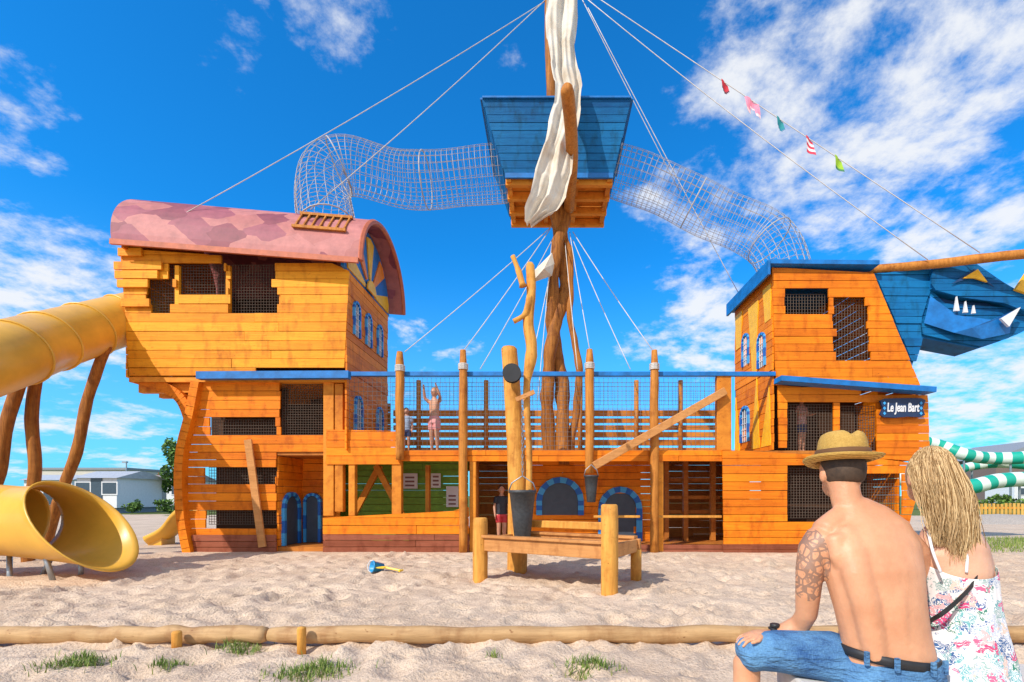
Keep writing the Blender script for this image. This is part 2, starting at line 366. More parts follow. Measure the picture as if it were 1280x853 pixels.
# ================================================================ GROUND
def arr(segs):
    out=[]
    for a,b,st in segs:
        n=max(1,round((b-a)/st)); out+=[a+(b-a)*i/n for i in range(n)]
    return out+[segs[-1][1]]
xs=[-900,-400,-180,-90,-50,-30,-22,-17]+arr([(-14,-6,.12),(-6,6,.042),(6,14,.12)])+[17,22,30,50,90,180,400,900]
ys=[-60,-20,-8,-3,0,1.5]+arr([(2.4,6,.033),(6,9.6,.05),(9.6,15,.25)])+[18,22,28,36,50,75,120,220,500,1500]
hol=[(random.uniform(-9,9),random.uniform(2.5,9),random.uniform(.05,.14),random.uniform(0,6.3)) for _ in range(2000)]
cell={}
for h in hol:
    for i in range(-1,2):
        for j in range(-1,2): cell.setdefault((int(h[0]//.5)+i,int(h[1]//.5)+j),[]).append(h)
def gh(x,y):
    if abs(x)>14 or y>15 or y<1.5: return 0
    z=noise.noise(V((x*.5,y*.5,0)))*.05+noise.noise(V((x*2.3,y*2.3,3)))*.032+noise.noise(V((x*6,y*6,9)))*.024+noise.noise(V((x*14,y*14,5)))*.011
    for hx,hy,r,a in cell.get((int(x//.5),int(y//.5)),()):
        dx,dy=x-hx,y-hy; c,s=math.cos(a),math.sin(a); q=((dx*c+dy*s)/1.5)**2+(dy*c-dx*s)**2; d=math.sqrt(q)/r
        if d<1.6: z+= -.032*math.exp(-d*d*2.2)+.016*math.exp(-((d-1.1)/.25)**2)
    if y>9.2: z*=.2
    return z
mb=MB(); nx=len(xs)
for y in ys:
    for x in xs: mb.v.append((x,y,gh(x,y)))
for j in range(len(ys)-1):
    for i in range(nx-1): mb.f.append((j*nx+i,j*nx+i+1,(j+1)*nx+i+1,(j+1)*nx+i)); mb.t.append(.5)
g=mb.build('ground',M['sand'],smooth=True); struct(g); g['label']='trampled pale beach sand in front of the ship'
# ================================================================ SHIP
ship=thing('pirate_ship','large orange wooden pirate ship playground with blue crow nest, net tunnels and dragon bow','playground ship')
def part(mb,name,mat,**k): return mb.build(name,M[mat],ship,**k)
YC=9.4; RY=10.55; YR=11.8; XS=X(433,YC)
holes=[(185,352,218,394),(212,332,281,352),(222,345,281,373),(284,330,345,362),(284,362,352,392)]
mb=front(MB(),[(152,330),(150,311),(437,331),(430,468),(162,470)],holes,Y=YC,rag=.09,seed=3,rowh=.165)
cw=part(mb,'stern_cabin_wall','cabin')
for (a,b,c) in ((146,334,205),(147,345,200),(150,356,188),(155,380,190),(151,317,180)):
    w=.15; mb=MB(); mb.box(X(a,YC),X(c,YC),YC-.07,YC-.03,Z(b,YC)-w/2,Z(b,YC)+w/2); mb.build('loose_board',M['cabin'],cw)
mb=planks(MB(),(XS,0,0),(0,1,0),(1,0,0),[(YC,2.0),(YR,2.0),(YR,5.55),(YC,5.55)],seed=4); part(mb,'stern_cabin_side','hull_side')
mb=planks(MB(),(X(158,YC),0,0),(0,1,0),(-1,0,0),[(YC,3.4),(YR,3.4),(YR,5.9),(YC,5.9)],seed=5); part(mb,'stern_end_wall','cabin')
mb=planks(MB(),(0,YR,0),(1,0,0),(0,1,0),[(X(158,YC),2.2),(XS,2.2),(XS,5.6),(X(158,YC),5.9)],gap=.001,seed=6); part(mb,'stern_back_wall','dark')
def gable(gx,z,rr,rz,th):
    mb=MB(); N=24; arc=[(RY-rr*math.cos(math.pi*k/N),z+rz*math.sin(math.pi*k/N)) for k in range(N+1)]
    vs=[(gx,y,z_) for y,z_ in arc]+[(gx-th,y,z_) for y,z_ in arc]; n=N+1
    return mb.add(vs,[tuple(range(n)),tuple(reversed(range(n,2*n)))]+[((i+1)%n,i,n+i,n+(i+1)%n) for i in range(n)])
part(gable(-8.12,5.85,1.30,1.33,.05),'stern_end_gable','hull')
mb=MB(); mb.box(X(160,YC),XS,YC+.02,YR,3.32,3.42); part(mb,'stern_floor','beam')
for i in range(5): mb=MB(); mb.box(X(165,YC),X(255,YC),YC+.15+i*.5,YC+.27+i*.5,3.14,3.31); part(mb,'floor_joist','beam')
mb=MB(); h=(183,328,350,396); net(mb,(X(h[0],YC),YC+.12,Z(h[3],YC)),(1,0,0),(0,0,1),X(h[2],YC)-X(h[0],YC),Z(h[1],YC)-Z(h[3],YC),.055,.0055)
part(mb,'window_netting','netdark')
for px in (219,283,350): mb=MB(); mb.box(X(px,YC)-.04,X(px,YC)+.04,YC+.04,YC+.1,4.5,5.6); part(mb,'window_post','cabin')
# roof
def rp(u,th,e=0):
    xl=-8.26-.22*math.sin(max(th,0)); x=xl+( -3.58-xl)*u; zb=5.93+(5.57-5.93)*u; rr=1.35+(1.28-1.35)*u+e; return V((x,RY-(1.36+e)*math.cos(th),zb+rr*math.sin(th)))
mb=MB(); NU,NT=14,28
for e in (0.05,-.03):
    o=len(mb.v)
    for i in range(NU+1):
        for j in range(NT+1): mb.v.append(tuple(rp(i/NU,math.pi*j/NT,e)))
    for i in range(NU):
        for j in range(NT):
            a=o+i*(NT+1)+j; q=(a,a+1,a+NT+2,a+NT+1); mb.f.append(q if e<0 else q[::-1]); mb.t.append(.5)
n=(NU+1)*(NT+1)
for i in (0,NU):
    for j in range(NT): a=i*(NT+1)+j; mb.f.append((a,a+1,a+1+n,a+n)); mb.t.append(.5)
for j in (0,NT):
    for i in range(NU): a=i*(NT+1)+j; mb.f.append((a,a+NT+1,a+NT+1+n,a+n)); mb.t.append(.5)
roof=part(mb,'stern_roof','roof')
mb=MB(); mb.tube([rp(1.003,math.pi*j/30,.01) for j in range(31)],.055,6); part(mb,'roof_rim','rim')
mb=MB(); mb.bar(rp(0,-.02,.07),rp(1,-.02,.07),.05,.10); part(mb,'roof_eave','rim')
mb=MB(); mb2=MB(); ta,tb=.44,.84; ua,ub=.735,.93
def hp(u,t,e): return rp(ua+(ub-ua)*u,ta+(tb-ta)*t,e)
for i in range(7): mb.bar(hp(i/6,0,.09),hp(i/6,1,.09),.03,.03)
mb.bar(hp(-.05,0,.09),hp(1.05,0,.09),.06,.05); mb.bar(hp(-.05,1,.09),hp(1.05,1,.09),.06,.05)
mb2.hexa([hp(0,0,.065),hp(1,0,.065),hp(1,0,.04),hp(0,0,.04),hp(0,1,.065),hp(1,1,.065),hp(1,1,.04),hp(0,1,.04)])
hf=part(mb,'roof_hatch','log'); mb2.build('hatch_opening',M['dark'],hf)
gx=XS+.02; gz=5.5
gb=part(gable(gx,gz,1.32,1.30,.06),'gable','bluetrim')
for k in range(9):
    if k%2: continue
    mb=MB(); a0=math.pi*(k+.02)/9; a1=math.pi*(k+.98)/9; q=lambda r,a:(RY-r*math.cos(a),gz+.02+r*.97*math.sin(a))
    pts=[q(.30,a0+.04),q(1.18,a0),q(1.22,(a0+a1)/2),q(1.18,a1),q(.30,a1-.04)]
    mb.add([(gx+.03,y,z) for y,z in pts]+[(gx+.002,y,z) for y,z in pts],[(0,1,2,3,4),(9,8,7,6,5)]+[((i+1)%5,i,5+i,5+(i+1)%5) for i in range(5)])
    mb.build('sun_ray',M['yellow'] if k%4==0 else M['orange'],gb)
mb=MB(); mb.add([(gx+.04,RY-.26*math.cos(math.pi*k/8),gz+.02+.26*math.sin(math.pi*k/8)) for k in range(9)],[tuple(range(9))],.5)
mb.build('sun_disc',M['yellow'],gb,solid=.03)
for yy in (9.85,10.5,11.2): archwin(ship,(XS,0,0),(0,1,0),(1,0,0),yy,4.35,.24,.66,.05)
for yy in (9.95,11.2): archwin(ship,(XS,0,0),(0,1,0),(1,0,0),yy,2.35,.30,.75,.06)
# stern hull
hl=[(250,478),(242,520),(232,560),(229,600),(232,650),(240,692)]
holes=[(350,476,408,543),(262,524,345,546),(257,584,345,606),(257,633,345,656),(345,566,406,700)]
mb=front(MB(),hl+[(406,692),(410,478)],holes,rag=.02,seed=8,rowh=.165); part(mb,'stern_hull','hull')
mb=MB(); mb.box(X(258),X(346)-.04,9.78,9.82,.12,1.88); part(mb,'store_shade_backing','dark')  # added dark sheet behind the lower nets, stands in for interior shade
mb=MB(); mb.box(X(262),X(346),9.9,9.94,2.02,3.3); part(mb,'room_shade_backing','dark')  # dark backing added behind the upper slot, its colour plays the room's shade
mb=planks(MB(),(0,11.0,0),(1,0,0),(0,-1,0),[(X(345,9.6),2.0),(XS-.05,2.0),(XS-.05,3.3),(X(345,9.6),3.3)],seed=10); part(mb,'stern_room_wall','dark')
mb=MB()
sp=spline([P(a-3,b,Y0-.06) for a,b in hl],4)
for i in range(len(sp)-1): mb.bar(sp[i],sp[i+1]+(sp[i+1]-sp[i])*.05,.16,.16,up=(1,0,0),t=.6)
part(mb,'stern_post','hull')
sp=spline([P(172,474),P(205,484),P(228,500),P(240,530)],5)
for dy in (.1,1.9):
    mb=MB()
    for i in range(len(sp)-1): mb.bar(sp[i]+V((0,dy,0)),sp[i+1]+V((0,dy,0)),.3,.2,up=(1,0,0),t=.2)
    part(mb,'stern_bracket','hull')
for (a,b,c,d) in ((350,476,408,543),(262,524,345,546),(257,584,345,606),(257,633,345,656)):
    mb=MB(); net(mb,(X(a),Y0+.1,Z(d)),(1,0,0),(0,0,1),X(c)-X(a),Z(b)-Z(d),.05,.0055); part(mb,'hull_netting','netdark')
mb=MB(); mb.bar(P(310,550,Y0-.1),P(328,684,Y0-.1),.04,.14,up=(1,0,0)); part(mb,'leaning_plank','tablebeam')
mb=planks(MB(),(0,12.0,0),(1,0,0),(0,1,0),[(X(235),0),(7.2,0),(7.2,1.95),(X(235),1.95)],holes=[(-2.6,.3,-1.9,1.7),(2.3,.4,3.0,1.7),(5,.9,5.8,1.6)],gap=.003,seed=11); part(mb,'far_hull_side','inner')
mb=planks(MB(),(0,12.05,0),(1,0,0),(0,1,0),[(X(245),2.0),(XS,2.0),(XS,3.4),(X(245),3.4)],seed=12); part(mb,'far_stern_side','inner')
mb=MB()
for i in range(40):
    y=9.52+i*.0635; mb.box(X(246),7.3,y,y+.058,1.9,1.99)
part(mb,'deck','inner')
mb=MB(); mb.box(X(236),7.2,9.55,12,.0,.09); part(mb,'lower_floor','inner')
mb=planks(MB(),(0,12.25,0),(1,0,0),(0,-1,0),[(XS,2.0),(4.4,2.0),(4.4,3.35),(XS,3.35)],rowh=.19,gap=.055,seed=13); part(mb,'far_bulwark','slat')
for px in (524,608,660,725,795,850): mb=MB(); mb.tube([(X(px,12.2),12.15,1.9),(X(px,12.2),12.15,4.0)],.06,8); part(mb,'far_railing_post','log',smooth=True)
mb=MB(); net(mb,(XS,12.2,3.4),(1,0,0),(0,0,1),4.4-XS,.55,.09,.003); part(mb,'far_netting','netgrey')
mb=planks(MB(),(X(346),0,0),(0,1,0),(1,0,0),[(9.55,.1),(12,.1),(12,1.9),(9.55,1.9)],seed=14); part(mb,'recess_side_wall','hull_side')
mb=front(MB(),[(346,560),(425,560),(425,681),(346,681)],Y=10.5,seed=15); part(mb,'recess_wall','hull_side')
archwin(ship,(0,10.44,0),(1,0,0),(0,-1,0),X(390,10.4),.1,.26,1.0,.06,lattice=False,name='arched_door')
archwin(ship,(X(346)+.02,0,0),(0,1,0),(1,0,0),9.98,.1,.50,1.0,.08,lattice=False,name='arched_door')
mb=front(MB(),[(425,575),(585,575),(585,682),(425,682)],Y=11,seed=16); part(mb,'green_wall','green')
for (a,b,c,d) in ((503,592,522,611),(558,608,573,634),(539,592,551,610)):
    q=MB(); q.box(X(a,10.9),X(c,10.9),10.88,10.9,Z(d,10.9),Z(b,10.9),0)
    w=(X(c,10.9)-X(a,10.9))
    for k in range(3): q.box(X(a,10.9)+w*.2,X(c,10.9)-w*.2,10.872,10.879,Z(d,10.9)+.05+k*.09,Z(d,10.9)+.09+k*.09,1)
    part(q,'poster','poster')
for a,b in ((P(440,648,10.3),P(475,582,10.3)),(P(505,648,10.2),P(470,582,10.2)),(P(535,582,10.1),P(535,668,10.1))): mb=MB(); mb.bar(a,b,.08,.12); part(mb,'inner_brace','beam')
mb=front(MB(),[(650,570),(815,570),(815,684),(650,684)],holes=[(678,612,723,645),(757,622,792,690)],Y=10.8,seed=17); part(mb,'inner_wall','hull_side')
archwin(ship,(0,10.8,0),(1,0,0),(0,-1,0),X(700,10.8),Z(644,10.8),.80,.72,.13,lattice=False,label='wide arched blue porthole window')
archwin(ship,(0,10.8,0),(1,0,0),(0,-1,0),X(775,10.8),Z(680,10.8),.72,1.15,.13,lattice=False,name='arched_door')
for px in (596,640,832,856,890): mb=MB(); mb.box(X(px,10.9)-.05,X(px,10.9)+.05,10.8,10.92,.1,1.9); part(mb,'inner_post','inner')
for py in (600,622,640): mb=MB(); mb.box(X(828,11),X(900,11),11,11.05,Z(py,11)-.04,Z(py,11)+.04); part(mb,'inner_rail','inner')
# mid-ship front
part(front(MB(),[(408,537),(500,539),(500,581),(408,581)],Y=Y0-.03,seed=20),'balustrade','hull')
part(front(MB(),[(501,562),(905,563),(905,577),(501,577)],Y=Y0-.03,seed=21,rowh=.12),'deck_fascia','hull')
part(front(MB(),[(404,645),(486,645),(520,652),(560,640),(586,634),(586,668),(404,668)],Y=Y0-.05,seed=22),'bulwark','hull')
part(front(MB(),[(404,668),(586,668),(586,693),(404,693)],Y=Y0-.06,seed=23,rowh=.13),'plinth','plinth'); part(front(MB(),[(240,668),(345,668),(345,693),(243,693)],Y=Y0-.04,seed=24,rowh=.13),'plinth','plinth')
part(front(MB(),[(680,681),(905,681),(905,694),(680,694)],Y=Y0,seed=25,rowh=.12),'plinth','plinth')
for px,t,b,w in ((411,476,645,13),(424,480,640,10),(496,575,648,12),(591,575,690,8),(824,575,690,10),(905,470,565,18),(440,580,645,8)):
    mb=MB(); mb.box(X(px)-w/2/63.6,X(px)+w/2/63.6,Y0-.02,Y0+.12,Z(b),Z(t)); part(mb,'frame_post','beam',bevel=.01)
for a,b,w,h in ((P(820,646),P(902,646),.05,.05),(P(742,646,9.6),P(800,646,9.6),.05,.05)): mb=MB(); mb.bar(a,b,w,h); part(mb,'low_rail','tablelog',bevel=.01)
mb=MB(); mb.bar(P(742,583,9.1),P(906,489,9.42),.11,.15); part(mb,'sloping_beam','tablebeam',bevel=.01)
for px,t,b in [(500,440,575),(579,438,692),(737,437,592),(818,438,692)]:
    mb=MB(); c=X(px,9.4); zt,zb=Z(t,9.4),Z(b,9.4); zb=max(zb,-.1); nn_=12
    mb.tube([(c+.015*noise.noise(V((px,i*.4,0))),9.4,zb+(zt-zb)*i/nn_) for i in range(nn_+1)],[.083]*(nn_-1)+[.075,.055],12,gn=.12)
    o=part(mb,'railing_post','log',smooth=True)
    mb=MB()
    for k in range(4): mb.tube([(c+.088*math.cos(a),9.4+.088*math.sin(a),zt-.28-k*.03) for a in [2*math.pi*i/10 for i in range(10)]],.016,5,closed=True)
    mb.build('rope_wrap',M['rope'],o)
mb=MB(); mb.bar(P(248,470,9.3),P(437,469,9.3),.14,.14); part(mb,'stern_blue_rail','bluetrim')
mb=MB(); mb.bar(P(437,468),P(968,468),.10,.08); part(mb,'blue_handrail','bluetrim')
for a,b in [(437,494),(506,573),(585,731),(743,812),(824,898)]:
    mb=MB(); net(mb,(X(a),Y0,2.0),(1,0,0),(0,0,1),X(b)-X(a),1.42,.085,.0034); part(mb,'railing_net','netgrey')
# bow
mb=front(MB(),[(903,562),(1160,577),(1140,640),(1128,693),(905,693)],holes=[(984,585,1042,648),(1072,590,1128,645)],Y=Y0-.08,seed=30); part(mb,'bow_hull','hull')
part(front(MB(),[(903,680),(1130,680),(1128,694),(905,694)],Y=Y0-.1,seed=31,rowh=.12),'bow_plinth','plinth')
mb=front(MB(),[(972,482),(1160,494),(1162,578),(974,564)],holes=[(984,505,1042,567),(1050,507,1096,570)],Y=Y0-.03,seed=32); part(mb,'bow_wall','hull')
mb=front(MB(),[(965,335),(1090,337),(1150,482),(970,482)],holes=[(980,366,1034,393),(1041,369,1084,410),(1048,405,1086,425),(1043,425,1088,452)],Y=Y0-.02,rag=.04,seed=33,rowh=.16); part(mb,'bow_tower_wall','hull')
for (a,b,c,d) in ((980,366,1034,393),(1041,369,1088,452),(984,505,1042,567),(1050,507,1096,570),(984,585,1042,648),(1072,590,1128,645)): mb=MB(); net(mb,(X(a),Y0+.08,Z(d)),(1,0,0),(0,0,1),X(c)-X(a),Z(b)-Z(d),.055,.0055); part(mb,'bow_netting','netdark')
XT=X(966,Y0); TR=11.4
mb=planks(MB(),(XT,0,0),(0,1,0),(-1,0,0),[(9.5,2.0),(TR,2.0),(TR,5.45),(9.5,5.6)],seed=34); part(mb,'bow_tower_side','hull_side')
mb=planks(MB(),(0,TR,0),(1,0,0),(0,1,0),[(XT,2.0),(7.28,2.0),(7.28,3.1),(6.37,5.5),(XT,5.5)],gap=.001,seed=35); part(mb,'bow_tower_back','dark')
mb=MB(); mb.box(4.6,7.0,10.4,10.44,.1,1.88); part(mb,'bow_hold_shade_backing','dark')  # added dark backing, shade of the hold given as colour behind the bow nets
mb=planks(MB(),(7.28,0,0),(0,1,0),(1,0,0),[(9.5,1.8),(TR,1.8),(TR,3.2),(9.5,3.2)],gap=.001,seed=36); part(mb,'bow_end_wall','hull_side')
mb=MB(); qboards(mb,(7.3,9.5,3.1),(7.3,TR,3.1),(6.37,TR,5.5),(6.37,9.5,5.5),15); part(mb,'bow_end_slope','hull_side')
mb=planks(MB(),(6.9,0,0),(0,1,0),(1,0,0),[(9.5,0),(12,0),(12,1.9),(9.5,1.9)],seed=37); part(mb,'bow_lower_end','hull_side')
for yy,zz in ((9.95,4.05),(10.75,4.3)): archwin(ship,(XT,0,0),(0,1,0),(-1,0,0),yy,zz-.3,.26,.66,.05)
archwin(ship,(XT,0,0),(0,1,0),(-1,0,0),10.8,2.3,.34,.75,.06)
for pts in ([(10.05,2.1),(10.45,2.1),(10.2,3.6)],[(11.1,2.1),(11.38,2.1),(11.33,3.4)],[(9.55,2.1),(9.98,2.1),(9.62,3.3)],[(10.22,3.7),(10.40,3.7),(10.62,5.2),(10.12,5.2)],[(9.55,4.6),(9.8,4.6),(9.9,5.3),(9.55,5.3)],[(11.05,4.5),(11.3,4.5),(11.36,5.3),(10.95,5.3)]):
    mb=MB(); n=len(pts); mb.add([(XT-.025,y,z) for y,z in pts]+[(XT-.001,y,z) for y,z in pts],[tuple(range(n)),tuple(reversed(range(n,2*n)))]+[((i+1)%n,i,n+i,n+(i+1)%n) for i in range(n)]); part(mb,'painted_ray','yellow')
mb=MB(); mb.hexa([(XT-.12,9.35,5.60),(X(1093),9.35,5.58),(X(1093),TR+.1,5.48),(XT-.12,TR+.1,5.45),(XT-.12,9.35,5.68),(X(1093),9.35,5.66),(X(1093),TR+.1,5.55),(XT-.12,TR+.1,5.52)]); part(mb,'bow_roof','bluetrim')
mb=MB(); mb.box(XT-.17,XT-.125,9.33,TR+.12,5.38,5.66); part(mb,'roof_edge_board','bluetrim')
mb=MB(); mb.bar(P(972,475,9.3),P(1163,489,9.3),.3,.1); part(mb,'bow_ledge','bluetrim')
# name sign
xa,xb=X(1101,9.4),X(1152,9.4); zt=Z(499,9.4); zb=Z(522,9.4); sg=MB()
sg.prism([(xa-.04,zb+.05),(xa+.03,zb+.0),(xa+.25,zb-.01),(xa+.5,zb+.01),(xb-.05,zb),(xb+.04,zb+.04),(xb-.01,zb+.17),(xb+.05,zt-.03),(xb-.04,zt+.01),(xa+.4,zt+.01),(xa+.05,zt),(xa-.04,zt-.04),(xa+.02,zb+.18)],9.36,9.40)
sn=part(sg,'name_board','bluetrim'); sn.data.materials[0]=plain('navy_board',(.01,.03,.09),.5)
for x0 in (xa+.01,xb-.075):
    for k in range(3):
        q=MB(); zz=zb+.07+k*.10; q.prism([(x0,zz),(x0+.03,zz-.035),(x0+.06,zz),(x0+.03,zz+.035)],9.35,9.358,.9); q.build('end_ornament',M['lightblue'],sn)
cu=bpy.data.curves.new('name_lettering','FONT'); cu.body='Le Jean Bart'; cu.size=.165; cu.extrude=.004; cu.align_x='CENTER'; cu.align_y='CENTER'; cu.offset=.004; cu.shear=.12
tmp=bpy.data.objects.new('tmp',cu); COL.objects.link(tmp); bpy.context.view_layer.update()
me=bpy.data.meshes.new_from_object(tmp.evaluated_get(bpy.context.evaluated_depsgraph_get())); bpy.data.objects.remove(tmp)
w=max(v.co.x for v in me.vertices)-min(v.co.x for v in me.vertices); sc=.62/w
o=bpy.data.objects.new('name_lettering',me); me.materials.clear(); me.materials.append(M['white']); COL.objects.link(o); o.parent=sn; o.location=((xa+xb)/2,9.352,(zt+zb)/2); o.rotation_euler=(math.pi/2,0,0); o.scale=(sc,1.9*sc,1)
# dragon figurehead
def pz(l,Y=Y0): return [(X(a,Y),Z(b,Y)) for a,b in l]
nk=[(1092,340),(1165,334),(1163,362),(1150,400),(1152,426),(1143,460)]
snp=[(1165,334),(1218,330),(1250,352),(1300,382),(1310,396),(1285,392),(1240,374),(1200,372),(1163,362)]
jw=[(1163,364),(1195,391),(1240,397),(1268,384),(1310,398),(1266,421),(1228,434),(1196,428),(1153,420),(1150,402)]
fig=MB(); fig.prism(pz(nk),9.58,10.3,.5); fo=part(fig,'dragon_figurehead','blue')
front(MB(),nk,Y=9.55,rowh=.14,jit=.03,seed=51).build('neck_boards',M['blue'],fo)
q=MB(); q.prism(pz(snp),9.47,10.2,.8); q.build('dragon_snout',M['blue'],fo); front(MB(),snp,Y=9.44,rowh=.12,jit=.03,seed=52).build('snout_boards',M['blue'],fo)
q=MB(); q.prism(pz(jw),9.6,10.15,.3); q.build('dragon_jaw',M['blue'],fo); front(MB(),jw,Y=9.57,rowh=.12,jit=.03,seed=53).build('jaw_boards',M['blue'],fo)
q=MB(); c_=[P(1163,370,9.50),P(1196,394,9.42),P(1240,400,9.40),P(1268,388,9.48),P(1262,417,9.50),P(1228,424,9.44),P(1192,416,9.42),P(1155,404,9.52)]
q.add(c_+[P(1215,410,9.36)],[(i,(i+1)%8,8) for i in range(8)],.55); q.build('jaw_facet',M['bluetrim'],fo)
q=MB(); q.prism(pz([(1168,366),(1200,374),(1240,376),(1280,392),(1266,385),(1240,396),(1196,390)]),9.62,10.1,0); q.build('dragon_mouth',plain('navy_mouth',(.003,.05,.16)),fo)
for a,b,w,hh in ((1189,392,6,-18),(1200,394,5,-14),(1210,395,4,-10)):
    t=MB(); t.prism(pz([(a-w/2,b),(a+w/2,b),(a,b+hh)]),9.36,9.40); t.build('tooth',M['white'],fo)
t=MB(); t.prism(pz([(1242,402),(1266,388),(1252,412)]),9.34,9.39); t.build('tooth',M['white'],fo)
t=MB(); t.prism(pz([(1196,352),(1214,341),(1226,357),(1210,352)]),9.35,9.38); t.build('eye',M['yellow'],fo)
t=MB(); t.prism(pz([(1184,358),(1212,339),(1236,362),(1214,349)]),9.385,9.40); t.build('eyelid',plain('navy_paint',(.01,.05,.15)),fo)
t=MB(); t.prism(pz([(1260,366),(1275,343),(1277,372)]),9.34,9.40); t.build('horn',M['yellow'],fo)
mb=MB(); mb.tube(spline([P(1080,338,9.7),P(1160,331,9.4),P(1240,322,9.1),P(1330,313,8.8)],6),.085,12,gn=.15); part(mb,'bowsprit','log',smooth=True)
# crow nest
zb,zt=7.86,9.22; B=[(-.9,10.2),(1.37,10.2),(1.37,11.9),(-.9,11.9)]; T=[(-1.34,9.9),(1.70,9.9),(1.70,12.3),(-1.34,12.3)]
nest=MB()
for i in range(4): j=(i+1)%4; qboards(nest,(*B[i],zb),(*B[j],zb),(*T[j],zt),(*T[i],zt),10)
no=part(nest,'crow_nest','blue')
q=MB()
for i in range(4): j=(i+1)%4; q.bar((*T[i],zt+.02),(*T[j],zt+.02),.10,.035)
q.build('nest_rim',M['bluetrim'],no)
q=MB()
for i in range(9): y=10.2+i*.19; q.box(-.85,1.33,y,y+.16,zb+.02,zb+.06)
for y in (10.26,10.75,11.3,11.8): q.box(-.9,1.37,y,y+.1,zb-.16,zb+.0)
for x in (-.88,-.1,.55,1.25): q.box(x,x+.1,10.21,11.9,zb-.12,zb+.015)
q.build('nest_floor',M['beam'],no)
q=MB(); q.bar((-.9,10.18,zb-.02),(1.37,10.18,zb-.02),.05,.1); q.build('nest_lower_trim',M['bluetrim'],no)
# mast
MY=11.0
A=[(690,582),(686,540),(684,500),(687,460),(692,420),(700,385),(706,350),(703,310),(697,280),(694,255),(697,225)]
Bp=[(703,582),(704,540),(704,500),(700,460),(694,425),(690,390),(691,350),(698,310),(706,280),(708,250),(704,225)]
Cp=[(713,582),(716,545),(721,505),(724,470),(718,435),(712,395),(714,360),(712,320),(706,295),(700,260),(702,230)]
for L,sg_,r in ((A,1,.155),(Bp,-1,.16),(Cp,.3,.085)):
    mb=MB(); s5=spline([P(a,b,MY) for a,b in L],7); N_=len(s5); mb.tube([p+V((.05*noise.noise(V((i*.22,r*9,0))),sg_*.11*math.cos(i*.14),0)) for i,p in enumerate(s5)],[r*(1-.30*i/N_)*(1+.22*noise.noise(V((i*.3,r*7,3)))) for i in range(N_)],16,gn=.28); part(mb,'mast_trunk','mastlog',smooth=True)
mb=MB(); mb.tube(spline([P(690,240,MY),P(689,120,MY),P(686,40,MY),P(688,-70,MY)],8),[.12-.0012*i for i in range(25)],12,gn=.15); part(mb,'topmast','mastlog',smooth=True)
mb=MB(); yz=7.62; ysp=spline([(.47,11,yz),(.47,9.6,yz+.03),(.40,8.5,yz-.02),(.31,7.75,yz)],7); mb.tube(ysp+[V((.31,7.69,yz))],[.11]*21+[.105,.06],14,gn=.14); part(mb,'yard','log',smooth=True)
rows=[(-40,684,724,9.9),(10,682,722,9.8),(45,684,719,9.7),(80,688,723,9.6),(105,694,728,9.5),(130,692,726,9.4),(155,686,722,9.2),(180,680,717,9.0),(215,670,714,8.85),(245,662,708,8.8),(262,657,694,8.85),(278,655,668,8.9)]
mb=MB(); NC=30; rr=[]
for i in range(len(rows)-1):
    for k in range(6):
        t=k/6; t2=t*t*(3-2*t); rr.append([rows[i][q]*(1-t2)+rows[i+1][q]*t2 for q in range(4)])
rr.append(list(rows[-1]))
for i,(py,l_,r_,Y) in enumerate(rr):
    for c in range(NC+1):
        t=c/NC; yy=Y+.065*math.sin(t*12+i*.10+1.5*math.sin(i*.08))+.035*math.sin(t*25+i*.21)+.05*noise.noise(V((t*5,i*.25,0)))+.10*t; px=l_+(r_-l_)*t+1.0*math.sin(i*.5+t*4); p=P(px,py,Y); mb.v.append((p.x,yy,p.z))
for i in range(len(rr)-1):
    for c in range(NC): a=i*(NC+1)+c; mb.f.append((a,a+1,a+NC+2,a+NC+1)); mb.t.append(.5)
part(mb,'sail','sail',smooth=True)
mb=MB(); pts=[P(a,b,10.6) for a,b in ((690,316),(668,338),(664,354),(690,345),(693,330))]; c=P(680,336,10.4)
mb.add(pts+[c],[(0,1,5),(1,2,5),(2,3,5),(3,4,5),(4,0,5)]); part(mb,'lower_sail','sail',solid=.01)
# net tunnels
def tunnel(ctrl,rad,name):
    c=spline(ctrl,8); L=[0]
    for i in range(1,len(c)): L.append(L[-1]+(c[i]-c[i-1]).length)
    n=int(L[-1]/.12); pts=[]
    for k in range(n+1):
        s=L[-1]*k/n; i=min(max(j for j in range(len(L)) if L[j]<=s+1e-9),len(c)-2); t=(s-L[i])/(L[i+1]-L[i]); pts.append(c[i].lerp(c[i+1],t))
    for _ in range(4): pts=[pts[0]]+[(pts[i-1]+pts[i]*2+pts[i+1])/4 for i in range(1,n)]+[pts[n]]
    R=[rad*(1+.02*math.sin(i*.45)) for i in range(n+1)]
    tmp=MB(); tmp.tube(pts,R,20,cap=False); mb=MB(); m=20
    for i in range(n+1): mb.tube([tmp.v[i*m+k] for k in range(m)],.0056,4,closed=True)
    for k in range(m): mb.tube([tmp.v[i*m+k] for i in range(n+1)],.0056,4,cap=False)
    o=part(mb,name,'steelnet')
    for i in range(0,n+1,16): hb=MB(); hb.tube([tmp.v[i*m+k] for k in range(m)],.014,6,closed=True); hb.build('hoop',M['steelnet'],o)
tunnel([P(638,217,11),P(590,221,11),P(540,226,11),P(500,225,11),P(462,214,10.9),P(434,207,10.8),P(412,214,10.7),P(404,236,10.6),P(406,262,10.4),P(410,287,10.2)],.57,'net_tunnel')
tunnel([P(768,214,11),P(810,228,11),P(850,246,11),P(890,267,11),P(928,282,10.9),P(958,298,10.8),P(974,318,10.6),P(982,345,10.5)],.53,'net_tunnel')
